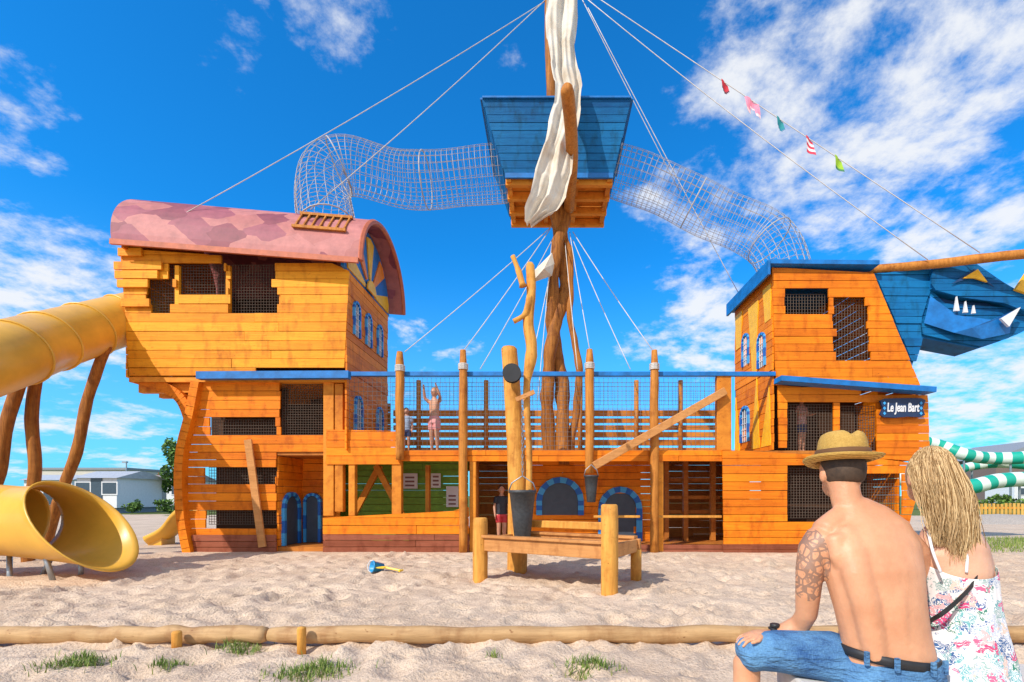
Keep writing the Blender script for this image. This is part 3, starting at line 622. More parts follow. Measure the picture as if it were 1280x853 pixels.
# rigging
def rope(a,b,sag=.05,r=.009,mat='rope'):
    a=V(a);b=V(b); mb=MB(); mb.tube([a.lerp(b,t/8)-V((0,0,sag*4*(t/8)*(1-t/8))) for t in range(9)],r,5); part(mb,'rigging_rope',mat,smooth=True)
rope(P(684,0,MY),P(165,303,9.2),.1); rope(P(686,-4,MY),P(388,262,9.8),.08)
rope(P(735,0,10.8),P(1160,325,9.3),.1); rope(P(730,-14,10.8),P(1225,316,9.1),.0); rope(P(735,10,10.9),P(925,370,11.2),.03); rope(P(728,0,10.9),P(850,240,11.4),.02)
rope(P(740,0,10.8),P(690,-10,MY),.0)
for a,b in (((690,283),(506,440)),((688,286),(580,438)),((716,290),(815,437)),((716,300),(788,462)),((712,290),(737,437)),((690,300),(600,462)),((690,330),(662,462)),((706,300),(722,462)),((690,300),(672,500))):
    rope(P(a[0],a[1],MY),P(b[0],b[1],9.5),.04,.009)
# ================================================================ FLAGS
fl=[(906,124,'small red and dark pennant, leftmost on the rope','red'),(939,143,'pink shorts shaped flag on the flag rope','pink'),(975,165,'small teal flag in the middle of the rope','teal'),(1011,187,'red and white striped flag on the rope','stripe'),(1048,209,'small lime green flag, rightmost on the rope','lime')]
fc={'red':((.5,.02,.04),(.1,.02,.04)),'pink':((.8,.25,.36),(.85,.6,.62)),'teal':((.02,.25,.28),(.02,.2,.3)),'stripe':((.6,.04,.08),(.8,.75,.75)),'lime':((.3,.5,.03),(.05,.2,.08))}
a0=P(730,-14,10.8);b0=P(1225,316,9.1)
for px,py,lab,k in fl:
    t=min((i/400 for i in range(401)),key=lambda t:abs(685+F*(a0.lerp(b0,t).x)/a0.lerp(b0,t).y-px)); c=a0.lerp(b0,t); d=(b0-a0).normalized(); w=.2 if k!='pink' else .36; h=.30 if k in('stripe','pink') else .24
    mb=MB(); e=thing('flag',lab,'flag','flags on the bow rope',loc=c); n=6
    for i in range(n):
        u0,u1=-w/2+w*i/n,-w/2+w*(i+1)/n
        def q(u,hh): return d*u+V((0,.03*math.sin(u*20+hh*9),-hh))+V((.15*hh,0,0))
        hh=h*(.6 if (k=='pink' and i in(2,3)) else (1-abs(i-2.5)*.12 if k in('red','teal') else 1))
        for j in range(5): mb.add([q(u0,hh*j/5),q(u1,hh*j/5),q(u1,hh*(j+1)/5),q(u0,hh*(j+1)/5)],[(0,1,2,3)],(j%2) if k=='stripe' else (1 if j>3 else 0))
    mb.build('cloth',twotone('flag_'+k,*fc[k],.8),e,solid=.004)
# ================================================================ BIG TUBE SLIDE
sl=thing('tube_slide','big yellow plastic tube slide running from the ship stern down to an open mouth','slide')
pth=[(185,392,10.2),(140,404,9.6),(95,417,8.8),(45,432,7.9),(0,447,7.1),(-90,478,6.3),(-180,530,5.9),(-230,600,5.9),(-170,640,6.1),(-80,646,6.3),(-20,649,6.4),(30,652,6.5)]
c=spline([P(*p) for p in pth],7); mb=MB(); mb.tube(c,.47,32,cap=False); o=mb.build('slide_tube',M['slide'],sl,smooth=True,solid=.02)
for i in (5,12,19,26,33,70):
    q=MB(); T=(c[min(i+1,len(c)-1)]-c[i-1]).normalized(); A=T.cross(V((0,0,1))).normalized();Bv=T.cross(A)
    q.tube([c[i]+(A*math.cos(a)+Bv*math.sin(a))*.48 for a in [2*math.pi*k/32 for k in range(32)]],.02,6,closed=True); q.build('tube_flange',M['slide'],o,smooth=True)
e0=c[-1]; T=V((1,-.16,-.05)).normalized(); A=V((0,0,1));A=(A-T*A.dot(T)).normalized();Bv=T.cross(A); mb=MB(); NS=16;NK=44
for i in range(NS+1):
    for k in range(NK):
        a=2*math.pi*k/NK; ln=.42+1.12*((1-math.cos(a))/2)**.9; s=i/NS; fl_=.475+.055*s*s+(.035*max(0,(s-.9)/.1))
        p=e0-T*.03+T*ln*s+(A*math.cos(a)+Bv*math.sin(a))*fl_; mb.v.append(tuple(p))
for i in range(NS):
    for k in range(NK): k2=(k+1)%NK; mb.f.append((i*NK+k,i*NK+k2,(i+1)*NK+k2,(i+1)*NK+k)); mb.t.append(.5)
mb.build('slide_mouth',M['slide'],sl,smooth=True,solid=.02)
for (a,b) in (((12,690,6.5),(12,727,6.3)),((52,680,6.2),(68,727,6.2)),((102,700,6.6),(101,722,6.6)),((68,690,6.6),(50,722,6.6))):
    mb=MB(); p=P(*a);r=P(*b); r.z=-.05; mb.tube([p,r],.03,8); mb.build('metal_leg',M['metal'],sl,smooth=True)
for a,b in (((28,470,7.8),(-4,590,7.8)),((46,462,8.0),(40,606,8.0)),((133,432,9.1),(82,602,9.1))):
    mb=MB(); p=P(*a);r=P(*b); d=(r-p)/(r.z-p.z); r2=p+d*(-.1-p.z); mid=p.lerp(r2,.5)+V((.04,0,0)); mb.tube(spline([p,p.lerp(r2,.25)+V((-.05,0,0)),mid,p.lerp(r2,.75)+V((-.03,0,0)),r2],6),.085,12,gn=.18); mb.build('log_support',M['mastlog'],sl,smooth=True)
ss=thing('small_slide','small yellow plastic slide beside the stern of the ship','slide'); mb=MB(); c=spline([P(238,640,11),P(225,652,11),P(212,668,11),P(193,678,11)],5)
for i in range(len(c)):
    for k in range(9): a=math.pi*k/8; mb.v.append((c[i].x,c[i].y-.28*math.cos(a)-.0,c[i].z-.2*math.sin(a)+.16))
for i in range(len(c)-1):
    for k in range(8): a=i*9+k; mb.f.append((a,a+1,a+10,a+9)); mb.t.append(.5)
mb.build('chute',M['slide'],ss,smooth=True,solid=.05)
mb=MB(); p=P(205,668,11); mb.box(p.x-.2,p.x+.1,p.y-.2,p.y+.2,-.05,p.z-.0); mb.build('foot',M['slide'],ss)
# ================================================================ SAND TABLE WITH CRANE
st=thing('sand_table','wooden sand play table on round posts with a tall crane post','play table')
Pa,Pb=V((-.89,6.35,0)),V((.69,5.42,0)); d=(Pb-Pa).normalized(); pn=V((-d.y,d.x,0)); Pc=Pb+pn*.85; Pd=Pa+pn*.85
for c,zt,r in ((Pa,.80,.095),(Pb,.99,.095)):
    mb=MB(); mb.tube([c+V((0,0,-.1+(zt+.1)*i/10)) for i in range(11)]+[c+V((0,0,zt+.015))],[r]*10+[r*.96,r*.80],18,gn=.07); mb.build('post',M['tablelog'],st,smooth=True)
mb=MB(); c=Pd; csp=spline([c-V((0,0,.1)),c+V((.02,0,1.2)),c+V((-.05,0,2.4)),c+V((-.11,0,3.25))],7); mb.tube(csp+[csp[-1]+V((0,0,.03))],[.15-.0018*i for i in range(22)]+[.085],18,gn=.12); mb.build('crane_post',M['tablelog'],st,smooth=True)
mb=MB(); mb.tube([Pc-V((0,0,.1)),Pc+V((0,0,.42))],.07,12); mb.build('post',M['tablelog'],st,smooth=True)
for (a,b,z,h) in ((Pa,Pb,.47,.17),(Pb,Pc,.47,.16),(Pa,Pd,.47,.16),(Pd,Pc,.47,.17)):
    mb=MB(); b2=b+(b-a).normalized()*.06; mb.bar(a+V((0,0,z)),b2+V((0,0,z)),.06,h); mb.build('side_board',M['tablebeam'],st,bevel=.008)
for (a,b) in ((Pa,Pb),(Pd,Pc)):
    mb=MB(); mb.bar(a+V((0,0,.572)),b+V((0,0,.572)),.13,.035); mb.build('rim',M['tablebeam'],st,bevel=.006)
mb=MB(); mb.bar(Pd+V((0,.0,.70)),Pc-d*.3+V((0,0,.70)),.08,.10); mb.build('rear_rail',M['tablelog'],st,bevel=.01)
mb=MB(); mb.add([Pa+V((0,0,.5)),Pb+V((0,0,.5)),Pc+V((0,0,.5)),Pd+V((0,0,.5))],[(0,1,2,3)]); mb.build('sand_fill',M['sand'],st)
cx=Pd.x+.17; mb=MB(); mb.tube(spline([(cx,6.95,.6),(cx+.02,6.95,1.6),(cx-.02,6.95,2.6),(cx+.05,6.95,3.2),(cx+.0,6.95,3.6),(cx+.05,6.95,4.0),(cx+.03,6.95,4.45)],6),[.045]*14+[.06,.07,.08,.085]+[.075]*10+[.07]*8+[.04],12,gn=.25); mb.build('crane_pole',M['tablelog'],st,smooth=True)
for L,R_ in (([P(641,320,6.9),P(648,338,6.9),P(654,358,6.9)],[.035,.045,.06]),([P(642,402,6.9),P(657,392,6.9),P(662,370,6.9)],[.035,.045,.04])): mb=MB(); mb.tube(spline(L,4),[R_[0]]*4+[R_[1]]*4+[R_[2]],10,gn=.25); mb.build('crane_fork',M['tablelog'],st,smooth=True)
mb=MB(); pc=P(640,467,6.8); mb.tube([pc+V((0,-.03,0)),pc+V((0,.03,0))],.115,20)
for k in (-1,1): mb.tube([pc+V((0,k*.03,0)),pc+V((0,k*.05,0))],.13,20)
mb.build('pulley',M['black'],st)
def bucket(name,c,r,h,label,hang):
    e=thing(name,label,'bucket',loc=c); mb=MB(); mb.lathe((0,0,0),[(.001,0),(r*.55,0),(r*.62,.01),(r*.8,h*.5),(r*.97,h*.93),(r*1.06,h*.94),(r*1.06,h),(r*.92,h),(r*.78,h*.5),(r*.5,.03),(0.001,.03)],28); mb.build('body',M['bucket'],e,smooth=True)
    mb=MB(); mb.tube([(-r,0,h),(-r*.8,0,h+.1),(0,0,h+.2),(r*.8,0,h+.1),(r,0,h)],.01,6); mb.build('handle',M['metal'],e,smooth=True)
    mb=MB(); n=int((hang-h-.2)/.05)
    for i in range(n):
        z=h+.2+i*.05; a=.012
        mb.tube([(math.cos(t)*(a if i%2 else 0),0 if i%2 else math.cos(t)*a,z+.025+math.sin(t)*.033) for t in [2*math.pi*k/8 for k in range(8)]],.005,4,closed=True)
    mb.build('chain',M['metal'],e)
bc=P(653,672,6.75); bucket('hanging_bucket',bc,.185,.66,'large dark grey rubber bucket on a chain above the sand table',Z(500,6.75)-bc.z)
bc=P(739,628,9.0); bucket('hanging_bucket',bc,.13,.50,'small dark grey bucket hanging from the sloping beam of the ship',Z(582,9.0)-bc.z+.06)
mb=MB(); mb.bar(P(645,500,6.85),P(668,490,6.85),.04,.06); mb.build('crane_arm',M['tablebeam'],st)
# toys
bl=plain('blue_toy',(.02,.30,.62),.3); yl=plain('yellow_toy',(.85,.55,.03),.3)
tx,tyy=X(472,6.9),6.9
ty=thing('toy_bucket','small blue plastic toy bucket lying on the sand left of the play table','toy',loc=(tx,tyy,.085)); ty.rotation_euler=(math.radians(20),math.radians(-80),math.radians(20))
mb=MB(); mb.lathe((0,0,-.08),[(.001,0),(.055,0),(.08,.15),(.088,.15),(.088,.165),(.072,.165),(.05,.01),(.001,.01)],20); mb.build('body',bl,ty,smooth=True)
mb=MB(); mb.tube([(-.085,0,.08),(-.07,.06,.10),(0,.1,.11),(.07,.06,.10),(.085,0,.08)],.006,6); mb.build('handle',M['white'],ty,smooth=True)
ty=thing('toy_spade','yellow plastic toy spade lying on the sand beside the toy bucket','toy',loc=(X(492,6.75),6.75,.055)); ty.rotation_euler=(0,math.radians(8),math.radians(-12))
mb=MB(); mb.tube([(-.12,0,.02),(.1,0,.02)],.016,8); mb.bar((.11,-.05,.02),(.11,.05,.02),.022,.022); mb.build('handle',yl,ty)
mb=MB(); mb.add([(-.12,-.06,.03),(-.12,.06,.03),(-.22,.065,.015),(-.28,0,.0),(-.22,-.065,.015),(-.17,0,.0)],[(0,1,5),(1,2,5),(2,3,5),(3,4,5),(4,0,5)],.5); mb.build('blade',yl,ty,solid=.01)
# ================================================================ FOREGROUND LOGS
for (a,b,lab,s) in ((-60,334,'left pale round timber edging the sand in the foreground',1),(338,1340,'long right pale round timber edging the sand, passing behind the seated couple',2)):
    mb=MB(); n=60; Y=3.58; r=[.062+.008*noise.noise(V((i*.4,s,0))) for i in range(n)]; r[0]*=.8;r[-1]*=.8
    mb.tube([(X(a+(b-a)*i/(n-1),Y),Y+.02*noise.noise(V((i*.2,s,4))),.072+.016*noise.noise(V((i*.23,s,7)))) for i in range(n)],r,20,gn=.08); o=mb.build('edging_log',M['palelog'],smooth=True); tag(o,lab,'log')
for px,lab,h,r in ((221,'short round stake in front of the left edging log',.13,.032),(377,'short round stake near the joint of the two edging logs',.16,.03)):
    mb=MB(); c=V((X(px,3.46),3.46,0)); mb.tube([c-V((0,0,.1)),c+V((0,0,h-.01)),c+V((0,0,h))],[r,r,r*.85],12); tag(mb.build('stake',M['tablelog'],smooth=True),lab,'stake')
tg=[(98,3.15,.20,420,'grass tuft at the far left in front of the log'),(300,3.50,.17,260,'grass tuft growing against the joint of the logs'),(392,3.02,.24,600,'biggest grass tuft in the sand left of centre'),(737,2.93,.15,330,'grass tuft at the bottom edge below the sand table'),(205,3.12,.10,90,'thin grass tuft between the left tufts'),(617,3.15,.04,35,'tiny grass sprig in the centre foreground'),(225,3.25,.06,40,'tiny grass sprig below the left stake')]
for px,Y,w,n,lab in tg:
    mb=MB(); cx=X(px,Y)
    for i in range(n):
        x=cx+random.gauss(0,w*.5); y=Y+random.gauss(0,w*.3); h=random.uniform(.025,.07); a=random.uniform(0,6.28); b=random.uniform(.01,.06); w2=.003
        d=V((math.cos(a),math.sin(a),0)); p=V((-d.y,d.x,0))*w2; z=gh(x,y)-.005; o=V((x,y,z)); m1=o+d*b*.35+V((0,0,h*.6)); m2=o+d*b+V((0,0,h))
        mb.add([o-p,o+p,m1+p*.8,m1-p*.8,m2],[(0,1,2,3),(3,2,4)],random.choice((0,1)))
    tag(mb.build('grass_tuft',M['grass']),lab,'grass','grass tufts in the sand')
mb=MB()
for i in range(9000):
    x=random.uniform(8.2,16);y=random.uniform(9.3,12.5); h=random.uniform(.04,.12);a=random.uniform(0,6.28); o=V((x,y,0)); p=V((math.cos(a),math.sin(a),0))*.008
    mb.add([o-p,o+p,o+V((random.uniform(-.04,.04),random.uniform(-.04,.04),h))],[(0,1,2)],random.choice((0,1)))
g=mb.build('lawn',M['grass']); g['kind']='stuff'; g['label']='patch of grass beyond the bow at right'; g['category']='grass'
# ================================================================ BENCH
mb=MB(); mb.box(1.0,2.6,1.64,2.12,.28,.365)
bn=thing('bench','pale concrete bench under the seated couple','bench'); mb.build('seat',M['conc'],bn,bevel=.01)
for x in (1.1,1.9): q=MB(); q.box(x,x+.2,1.68,2.06,-.05,.28); q.build('leg',M['conc'],bn)
# ================================================================ MAN
def W(px,py,Y): return tuple(P(px,py,Y))
man=thing('person','person seen from behind, shirtless in a straw hat and denim shorts, hand on knee','person')
armt=W(1010,705,1.93)
skin=skinmat('tanned_skin',(.66,.33,.18),tat=armt,r=.092)
mb=MB()
def ch(l): return [(*W(a,b,c),*r) for a,b,c,*r in l]
mb.loft(ch([(1112,862,1.87,.175,.13),(1110,828,1.87,.17,.13),(1106,795,1.87,.160,.115),(1099,755,1.88,.168,.118),(1092,718,1.90,.184,.125),(1086,688,1.93,.196,.12),(1080,664,1.95,.18,.10),(1072,648,1.97,.13,.075),(1062,634,1.985,.078,.06)]),seg=28)
mb.loft(ch([(1068,650,1.97,.062,.06),(1058,625,1.99,.056,.058),(1053,600,2.01,.056,.06),(1052,585,2.02,.06,.07)]))
for s,a in ((1,1122),(-1,1030)): mb.loft(ch([(1060,640,1.975,.045,.045),((1060+a)/2,650,1.965,.05,.045),(a,664,1.95,.055,.05)]),ref=(0,1,0))
# broad back muscles either side of the spine, and shoulder blades
for s in (-1,1):
    mb.loft(ch([(1078+s*20,665,1.905,.05,.045),(1086+s*21,690,1.862,.062,.05),(1092+s*20,718,1.832,.060,.052),(1099+s*17,755,1.808,.052,.050),(1105+s*16,790,1.800,.048,.046),(1110+s*15,822,1.80,.045,.045)]),ref=(1,0,0))
    mb.loft(ch([(1082+s*36,672,1.885,.045,.036),(1086+s*34,695,1.866,.048,.036),(1089+s*30,715,1.860,.036,.03)]),ref=(1,0,0))
hc=V(W(1052,583,2.03)); hc.z=1.20
mb.ell(hc+V((0,.0,.01)),.077,.098,.108,24); mb.ell(hc+V((0,.045,-.06)),.052,.05,.05,16)
mb.ell(hc+V((0,.102,-.015)),.014,.02,.022,10)
for s in (-1,1): mb.ell(hc+V((s*.08,0,-.015)),.012,.02,.033,10)
mb.loft(ch([(1028,672,1.95,.062,.062),(1018,688,1.95,.063,.062),(1012,712,1.94,.052,.052),(1010,742,1.95,.046,.047),(1008,768,1.98,.041,.042),(1000,781,2.02,.042,.042),(985,788,2.04,.041,.038),(968,793,2.06,.030,.026),(958,796,2.06,.028,.02)]),ref=(0,1,0))
mb.loft([(*W(960,793,2.045),.028,.02),(*W(948,793,2.03),.042,.017),(*W(937,796,2.02),.042,.014)],ref=(0,1,0))
for k,(dy,L) in enumerate(((-.033,.058),(-.011,.068),(.011,.064),(.033,.05))):
    p=V(W(938,796,2.02))+V((0,dy,0)); mb.loft([(*p,.0095),(*(p+V((-L*.5,dy*.2,-.008))),.009),(*(p+V((-L*.85,dy*.3,-.032))),.008)],ref=(0,1,0),seg=10)
p=V(W(952,796,1.99)); mb.loft([(*p,.012),(*(p+V((-.025,-.030,-.008))),.011),(*(p+V((-.06,-.040,-.014))),.009)],ref=(0,1,0),seg=10)
mb.loft(ch([(1124,674,1.95,.062,.062),(1140,690,1.96,.060,.06),(1150,716,1.99,.05,.05),(1154,742,2.04,.044,.044),(1146,760,2.12,.040,.04),(1136,768,2.22,.03,.028),(1132,772,2.28,.027,.02)]),ref=(0,1,0))
p0=V(W(1131,775,2.34)); mb.loft([(*W(1132,772,2.28),.03,.02),(*p0,.04,.015)],ref=(1,0,0))
for dx,L in ((-.03,.05),(-.01,.06),(.01,.055),(.03,.045)): mb.loft([(*(p0+V((dx,.01,0))),.0095),(*(p0+V((dx,.01+L*.6,-.01))),.009),(*(p0+V((dx,.01+L*.8,-.03))),.008)],ref=(1,0,0),seg=10)
mb.loft([(*(p0+V((-.03,-.03,0))),.011),(*(p0+V((-.065,.01,-.01))),.01)],ref=(0,0,1),seg=10)
kL=V((W(943,828,2.02))); kL.z=.455; kR=V((1.52,2.40,.455))
mb.loft([(*W(1090,842,1.90),.10,.09),(1.12,1.95,.455,.085,.085),(*kL,.062,.06),(kL.x-.02,kL.y+.03,.39,.056,.056),(kL.x-.02,kL.y+.03,.28,.054,.054),(kL.x,kL.y+.02,.10,.038,.038),(kL.x,kL.y+.03,.05,.04,.04),(kL.x-.03,kL.y+.14,.035,.045,.03)],ref=(.3,1,.2))
mb.loft([(1.46,1.93,.455,.09,.085),(1.50,2.15,.46,.082,.082),(*kR,.062,.06),(kR.x,kR.y+.04,.37,.056,.056),(kR.x,kR.y+.02,.12,.038,.038),(kR.x,kR.y+.05,.05,.04,.035),(kR.x,kR.y+.17,.035,.045,.03)],ref=(1,0,0))
mb.build('body',skin,man,smooth=True,remesh=.0055,sm=14)
mb=MB(); mb.loft(ch([(1113,868,1.87,.195,.15),(1112,845,1.87,.192,.148),(1111,824,1.87,.180,.14)]),seg=28)
mb.loft([(*W(1095,845,1.90),.115,.105),(1.13,1.95,.455,.102,.10),(.95,2.0,.458,.088,.084),(kL.x+.01,kL.y,.450,.081,.078),(kL.x-.035,kL.y,.435,.076,.072)],ref=(.3,1,.2)); mb.loft([(1.45,1.93,.455,.105,.10),(1.50,2.15,.46,.098,.095),(1.52,2.36,.458,.08,.078)],ref=(1,0,0))
mb.build('denim_shorts',M['denim'],man,smooth=True,remesh=.007,sm=3)
bp=[]; bcn=V(W(1110,818,1.87))
for k in range(36):
    a=2*math.pi*k/36; bx,by=.178*math.cos(a),.140*math.sin(a); bp.append(bcn+V((bx,by,-.022*bx/.176+.0)))
mb=MB(); n=36; vs=[p+V((0,0,.017)) for p in bp]+[p-V((0,0,.017)) for p in bp]; mb.add(vs,[(i,n+i,n+(i+1)%n,(i+1)%n) for i in range(n)])
mb.build('belt',M['black'],man,smooth=True,solid=.008)
for k in (22,25,29,32):
    p=bp[k]; o=(p-bcn).normalized()*.010; mb=MB(); mb.box(p.x+o.x-.007,p.x+o.x+.007,p.y+o.y-.006,p.y+o.y+.006,p.z-.026,p.z+.024); mb.build('belt_loop',M['denim'],man)
mb=MB(); a,b=V(W(972,791,2.054)),V(W(965,793.5,2.058)); mb.tube([a,b],.0345,20,cap=False); o=mb.build('watch',M['black'],man,smooth=True,solid=.006)
q=MB(); c=(a+b)/2+V((-.002,-.005,.036)); q.lathe(c,[(.001,.008),(.018,.008),(.02,.004),(.02,-.004)],20); q.build('watch_case',M['black'],o)
mb=MB(); mb.ell(hc+V((0,-.008,.012)),.081,.097,.106,28)
hb=mb.build('short_hair',M['brownhair'],man,smooth=True)
for v in hb.data.vertices:
    if v.co.z<hc.z-.045: v.co.z=hc.z-.045+(v.co.z-hc.z+.045)*.12
    if v.co.z<hc.z+.02 and v.co.y>hc.y-.01: v.co.y=hc.y-.01+(v.co.y-hc.y+.01)*.3
hat=thing('straw_hat','woven straw trilby hat with brown band worn by the shirtless person','hat',loc=(hc.x,hc.y-.005,hc.z+.045)); hat.rotation_euler=(math.radians(-3),math.radians(1),0)
mb=MB(); prof=[(.146,.006),(.14,-.002),(.12,-.005),(.102,.0),(.098,.012),(.095,.05),(.088,.09),(.078,.112),(.06,.122),(.03,.116),(.001,.112)]; mb.lathe((0,0,0),prof,40)
for i,v in enumerate(mb.v):
    x,y,z=v; r=math.hypot(x,y)
    if r>.11: z+=.012*(abs(x)/.14)**2-.012*(y/.14)
    if z>.09: z-=.022*math.exp(-(x/.018)**2)
    mb.v[i]=(x*.97,y*1.08,z)
mb.build('crown',M['straw'],hat,smooth=True,solid=.004)
mb=MB(); mb.lathe((0,0,0),[(.1045,.004),(.1035,.03),(.102,.046)],40); mb.v=[(x*.97,y*1.08,z) for x,y,z in mb.v]; mb.build('hat_band',plain('brown_band',(.15,.065,.02),.8),hat,smooth=True,solid=.003)
# ================================================================ WOMAN
wo=thing('person','person with long blond hair in a floral camisole, sitting beside the shirtless person','person')
sk2=skinmat('fair_skin',(.70,.40,.26)); mb=MB()
mb.loft(ch([(1204,864,1.93,.165,.125),(1204,830,1.93,.155,.12),(1203,790,1.94,.122,.1),(1200,750,1.95,.120,.1),(1195,715,1.96,.130,.1),(1189,690,1.97,.142,.09),(1183,672,1.98,.13,.07),(1177,658,1.985,.085,.055)]),seg=26)
mb.loft(ch([(1178,664,1.985,.05,.048),(1172,640,1.99,.046,.046),(1165,615,2.0,.046,.05),(1162,600,2.0,.05,.05)]))
wh=V(W(1160,598,2.0)); mb.ell(wh+V((0,0,.015)),.072,.09,.105,22); mb.ell(wh+V((0,.045,-.055)),.045,.045,.045,14); mb.ell(wh+V((0,.095,-.01)),.011,.018,.02,8)
for s in (-1,1): mb.ell(wh+V((s*.074,0,-.005)),.009,.018,.03,8)
mb.loft(ch([(1212,682,1.975,.046,.046),(1222,696,1.975,.047,.046),(1232,724,1.965,.040,.04),(1239,756,1.97,.036,.036),(1243,778,1.99,.033,.033),(1236,792,2.08,.033,.033),(1222,800,2.17,.024,.022)]),ref=(0,1,0))
p0=V(W(1216,804,2.22)); mb.loft([(*W(1222,800,2.17),.024,.018),(*p0,.034,.013)],ref=(1,0,0))
for dx,L in ((-.025,.045),(-.008,.055),(.009,.05),(.025,.04)): mb.loft([(*(p0+V((dx,.01,0))),.008),(*(p0+V((dx,.01+L*.6,-.008))),.0075),(*(p0+V((dx,.01+L*.8,-.025))),.007)],ref=(1,0,0),seg=8)
mb.loft([(*(p0+V((-.025,-.03,0))),.009),(*(p0+V((-.055,.0,-.01))),.008)],ref=(0,0,1),seg=8)
mb.loft(ch([(1158,684,1.985,.046,.046),(1152,700,1.99,.044,.044),(1152,735,2.02,.037,.037),(1158,765,2.06,.033,.033),(1166,785,2.14,.03,.03),(1176,795,2.2,.024,.02),(1182,798,2.24,.03,.015)]),ref=(0,1,0))
for sx,kx in ((1.65,1.70),(1.80,1.86)):
    mb.loft([(sx,2.0,.455,.085,.08),(kx,2.2,.46,.075,.075),(kx,2.42,.46,.055,.055),(kx,2.46,.38,.05,.05),(kx,2.44,.12,.034,.034),(kx,2.47,.05,.036,.03),(kx,2.57,.035,.04,.025)],ref=(1,0,0))
mb.build('body',sk2,wo,smooth=True,remesh=.006,sm=6)
mb=MB(); rows2=[(712,1.96,1195,.137,.108),(730,1.955,1198,.130,.108),(755,1.95,1201,.126,.110),(785,1.94,1204,.136,.118),(815,1.935,1207,.160,.134),(868,1.93,1208,.192,.155)]
n=72; vs=[]
for (py,Y,px,a,b) in rows2:
    c=V(W(px,py,Y)); am=max(0,(py-730)/140)
    for k in range(n):
        an=2*math.pi*k/n; fo=1+(.010+.045*am)*math.sin(an*9+py*.012)+(.006+.022*am)*math.sin(an*17+py*.03); dip=0
        if py==712: dip=.030*abs(math.cos(an))**3-.020*(math.sin(an)<0)*abs(math.sin(an))+(.03 if math.sin(an)>.2 else 0)
        vs.append(c+V((a*math.cos(an)*fo,b*math.sin(an)*fo,dip)))
mb.add(vs,[(i*n+k,i*n+(k+1)%n,(i+1)*n+(k+1)%n,(i+1)*n+k) for i in range(len(rows2)-1) for k in range(n)],.5)
o=mb.build('floral_camisole',M['floral'],wo,smooth=True,solid=.004); q=o.modifiers.new('ss','SUBSURF'); q.levels=2; q.render_levels=2
for L in ([(1160,664,1.925),(1166,690,1.872),(1176,716,1.853)],[(1207,672,1.92),(1209,692,1.885),(1208,716,1.858)]):
    mb=MB(); mb.tube(spline([W(*p) for p in L],5),.0055,6); mb.build('shoulder_strap',M['white'],wo,smooth=True)
mb=MB(); mb.ell(wh+V((0,-.012,.018)),.080,.094,.106,24,t=.5); hbv=mb.build('hair_base',M['blond'],wo,smooth=True)
for v in hbv.data.vertices:
    if v.co.y>wh.y+.03: v.co.y=wh.y+.03+(v.co.y-wh.y-.03)*.35
    if v.co.z<wh.z-.05: v.co.z=wh.z-.05
mb=MB(); rnd=random.Random(5)
for i in range(4200):
    az=rnd.uniform(math.radians(170),math.radians(370)); el=rnd.uniform(.05,1.5); kk=rnd.uniform(.95,1.05)
    r0=V((.083*math.cos(az)*math.cos(el),.097*math.sin(az)*math.cos(el)-.012,.108*math.sin(el)+.018))*kk
    topp=wh+V((rnd.uniform(-.014,.014),.0,.126)); p1=wh+r0; s=math.cos(az)
    mid=V((.083*math.cos(az)*math.cos((el+1.55)/2),.097*math.sin(az)*math.cos((el+1.55)/2)-.012,.108*math.sin((el+1.55)/2)+.018))*kk
    pts=[topp,wh+mid,p1]
    base=V(p1); ln=rnd.uniform(.18,.37)*(1.0 if s>-.2 else .8); cl=int((az+el)*5); ph=cl*1.7+rnd.uniform(-1.2,1.2); wv=rnd.uniform(.003,.011); zend=wh.z-ln+.02
    m=8; tgt=V((wh.x+.03+s*.062+.010*math.sin(cl*2.3)+rnd.gauss(0,.014),wh.y-.07-.035*rnd.random()-.03*(1-abs(s)),zend))
    for k in range(1,m+1):
        t=k/m; q=base.lerp(tgt,t); bul=V((s*.022,-.018,0))*math.sin(math.pi*min(1,t*1.1)); q=V((q.x,q.y,base.z+(zend-base.z)*t))+bul+V((wv*math.sin(ph+t*7)*t*1.4,wv*.6*math.cos(ph+t*7)*t,0))
        if q.z<wh.z-.12: q.y=min(q.y,wh.y-.085-.02*(wh.z-.12-q.z)/.2)
        pts.append(q)
    rr=[.0015]*len(pts); rr[-1]=.0005; rr[-2]=.001; mb.tube(pts,rr,3,t=rnd.random(),cap=False)
mb.build('long_hair',M['blond'],wo,smooth=True)
bg=thing('shoulder_bag','black bag strap crossing the back of the floral camisole','bag'); mb=MB()
L=spline([W(1224,694,1.925),W(1226,712,1.88),W(1215,732,1.848),W(1196,752,1.828),W(1178,767,1.834),W(1164,776,1.88),W(1160,785,1.95)],5)
for i in range(len(L)-1): mb.bar(L[i],L[i+1]+(L[i+1]-L[i])*.1,.004,.016)
mb.build('strap',M['black'],bg); mb=MB(); mb.ell(W(1160,800,2.08),.03,.09,.06,14); mb.build('pouch',M['black'],bg,smooth=True)
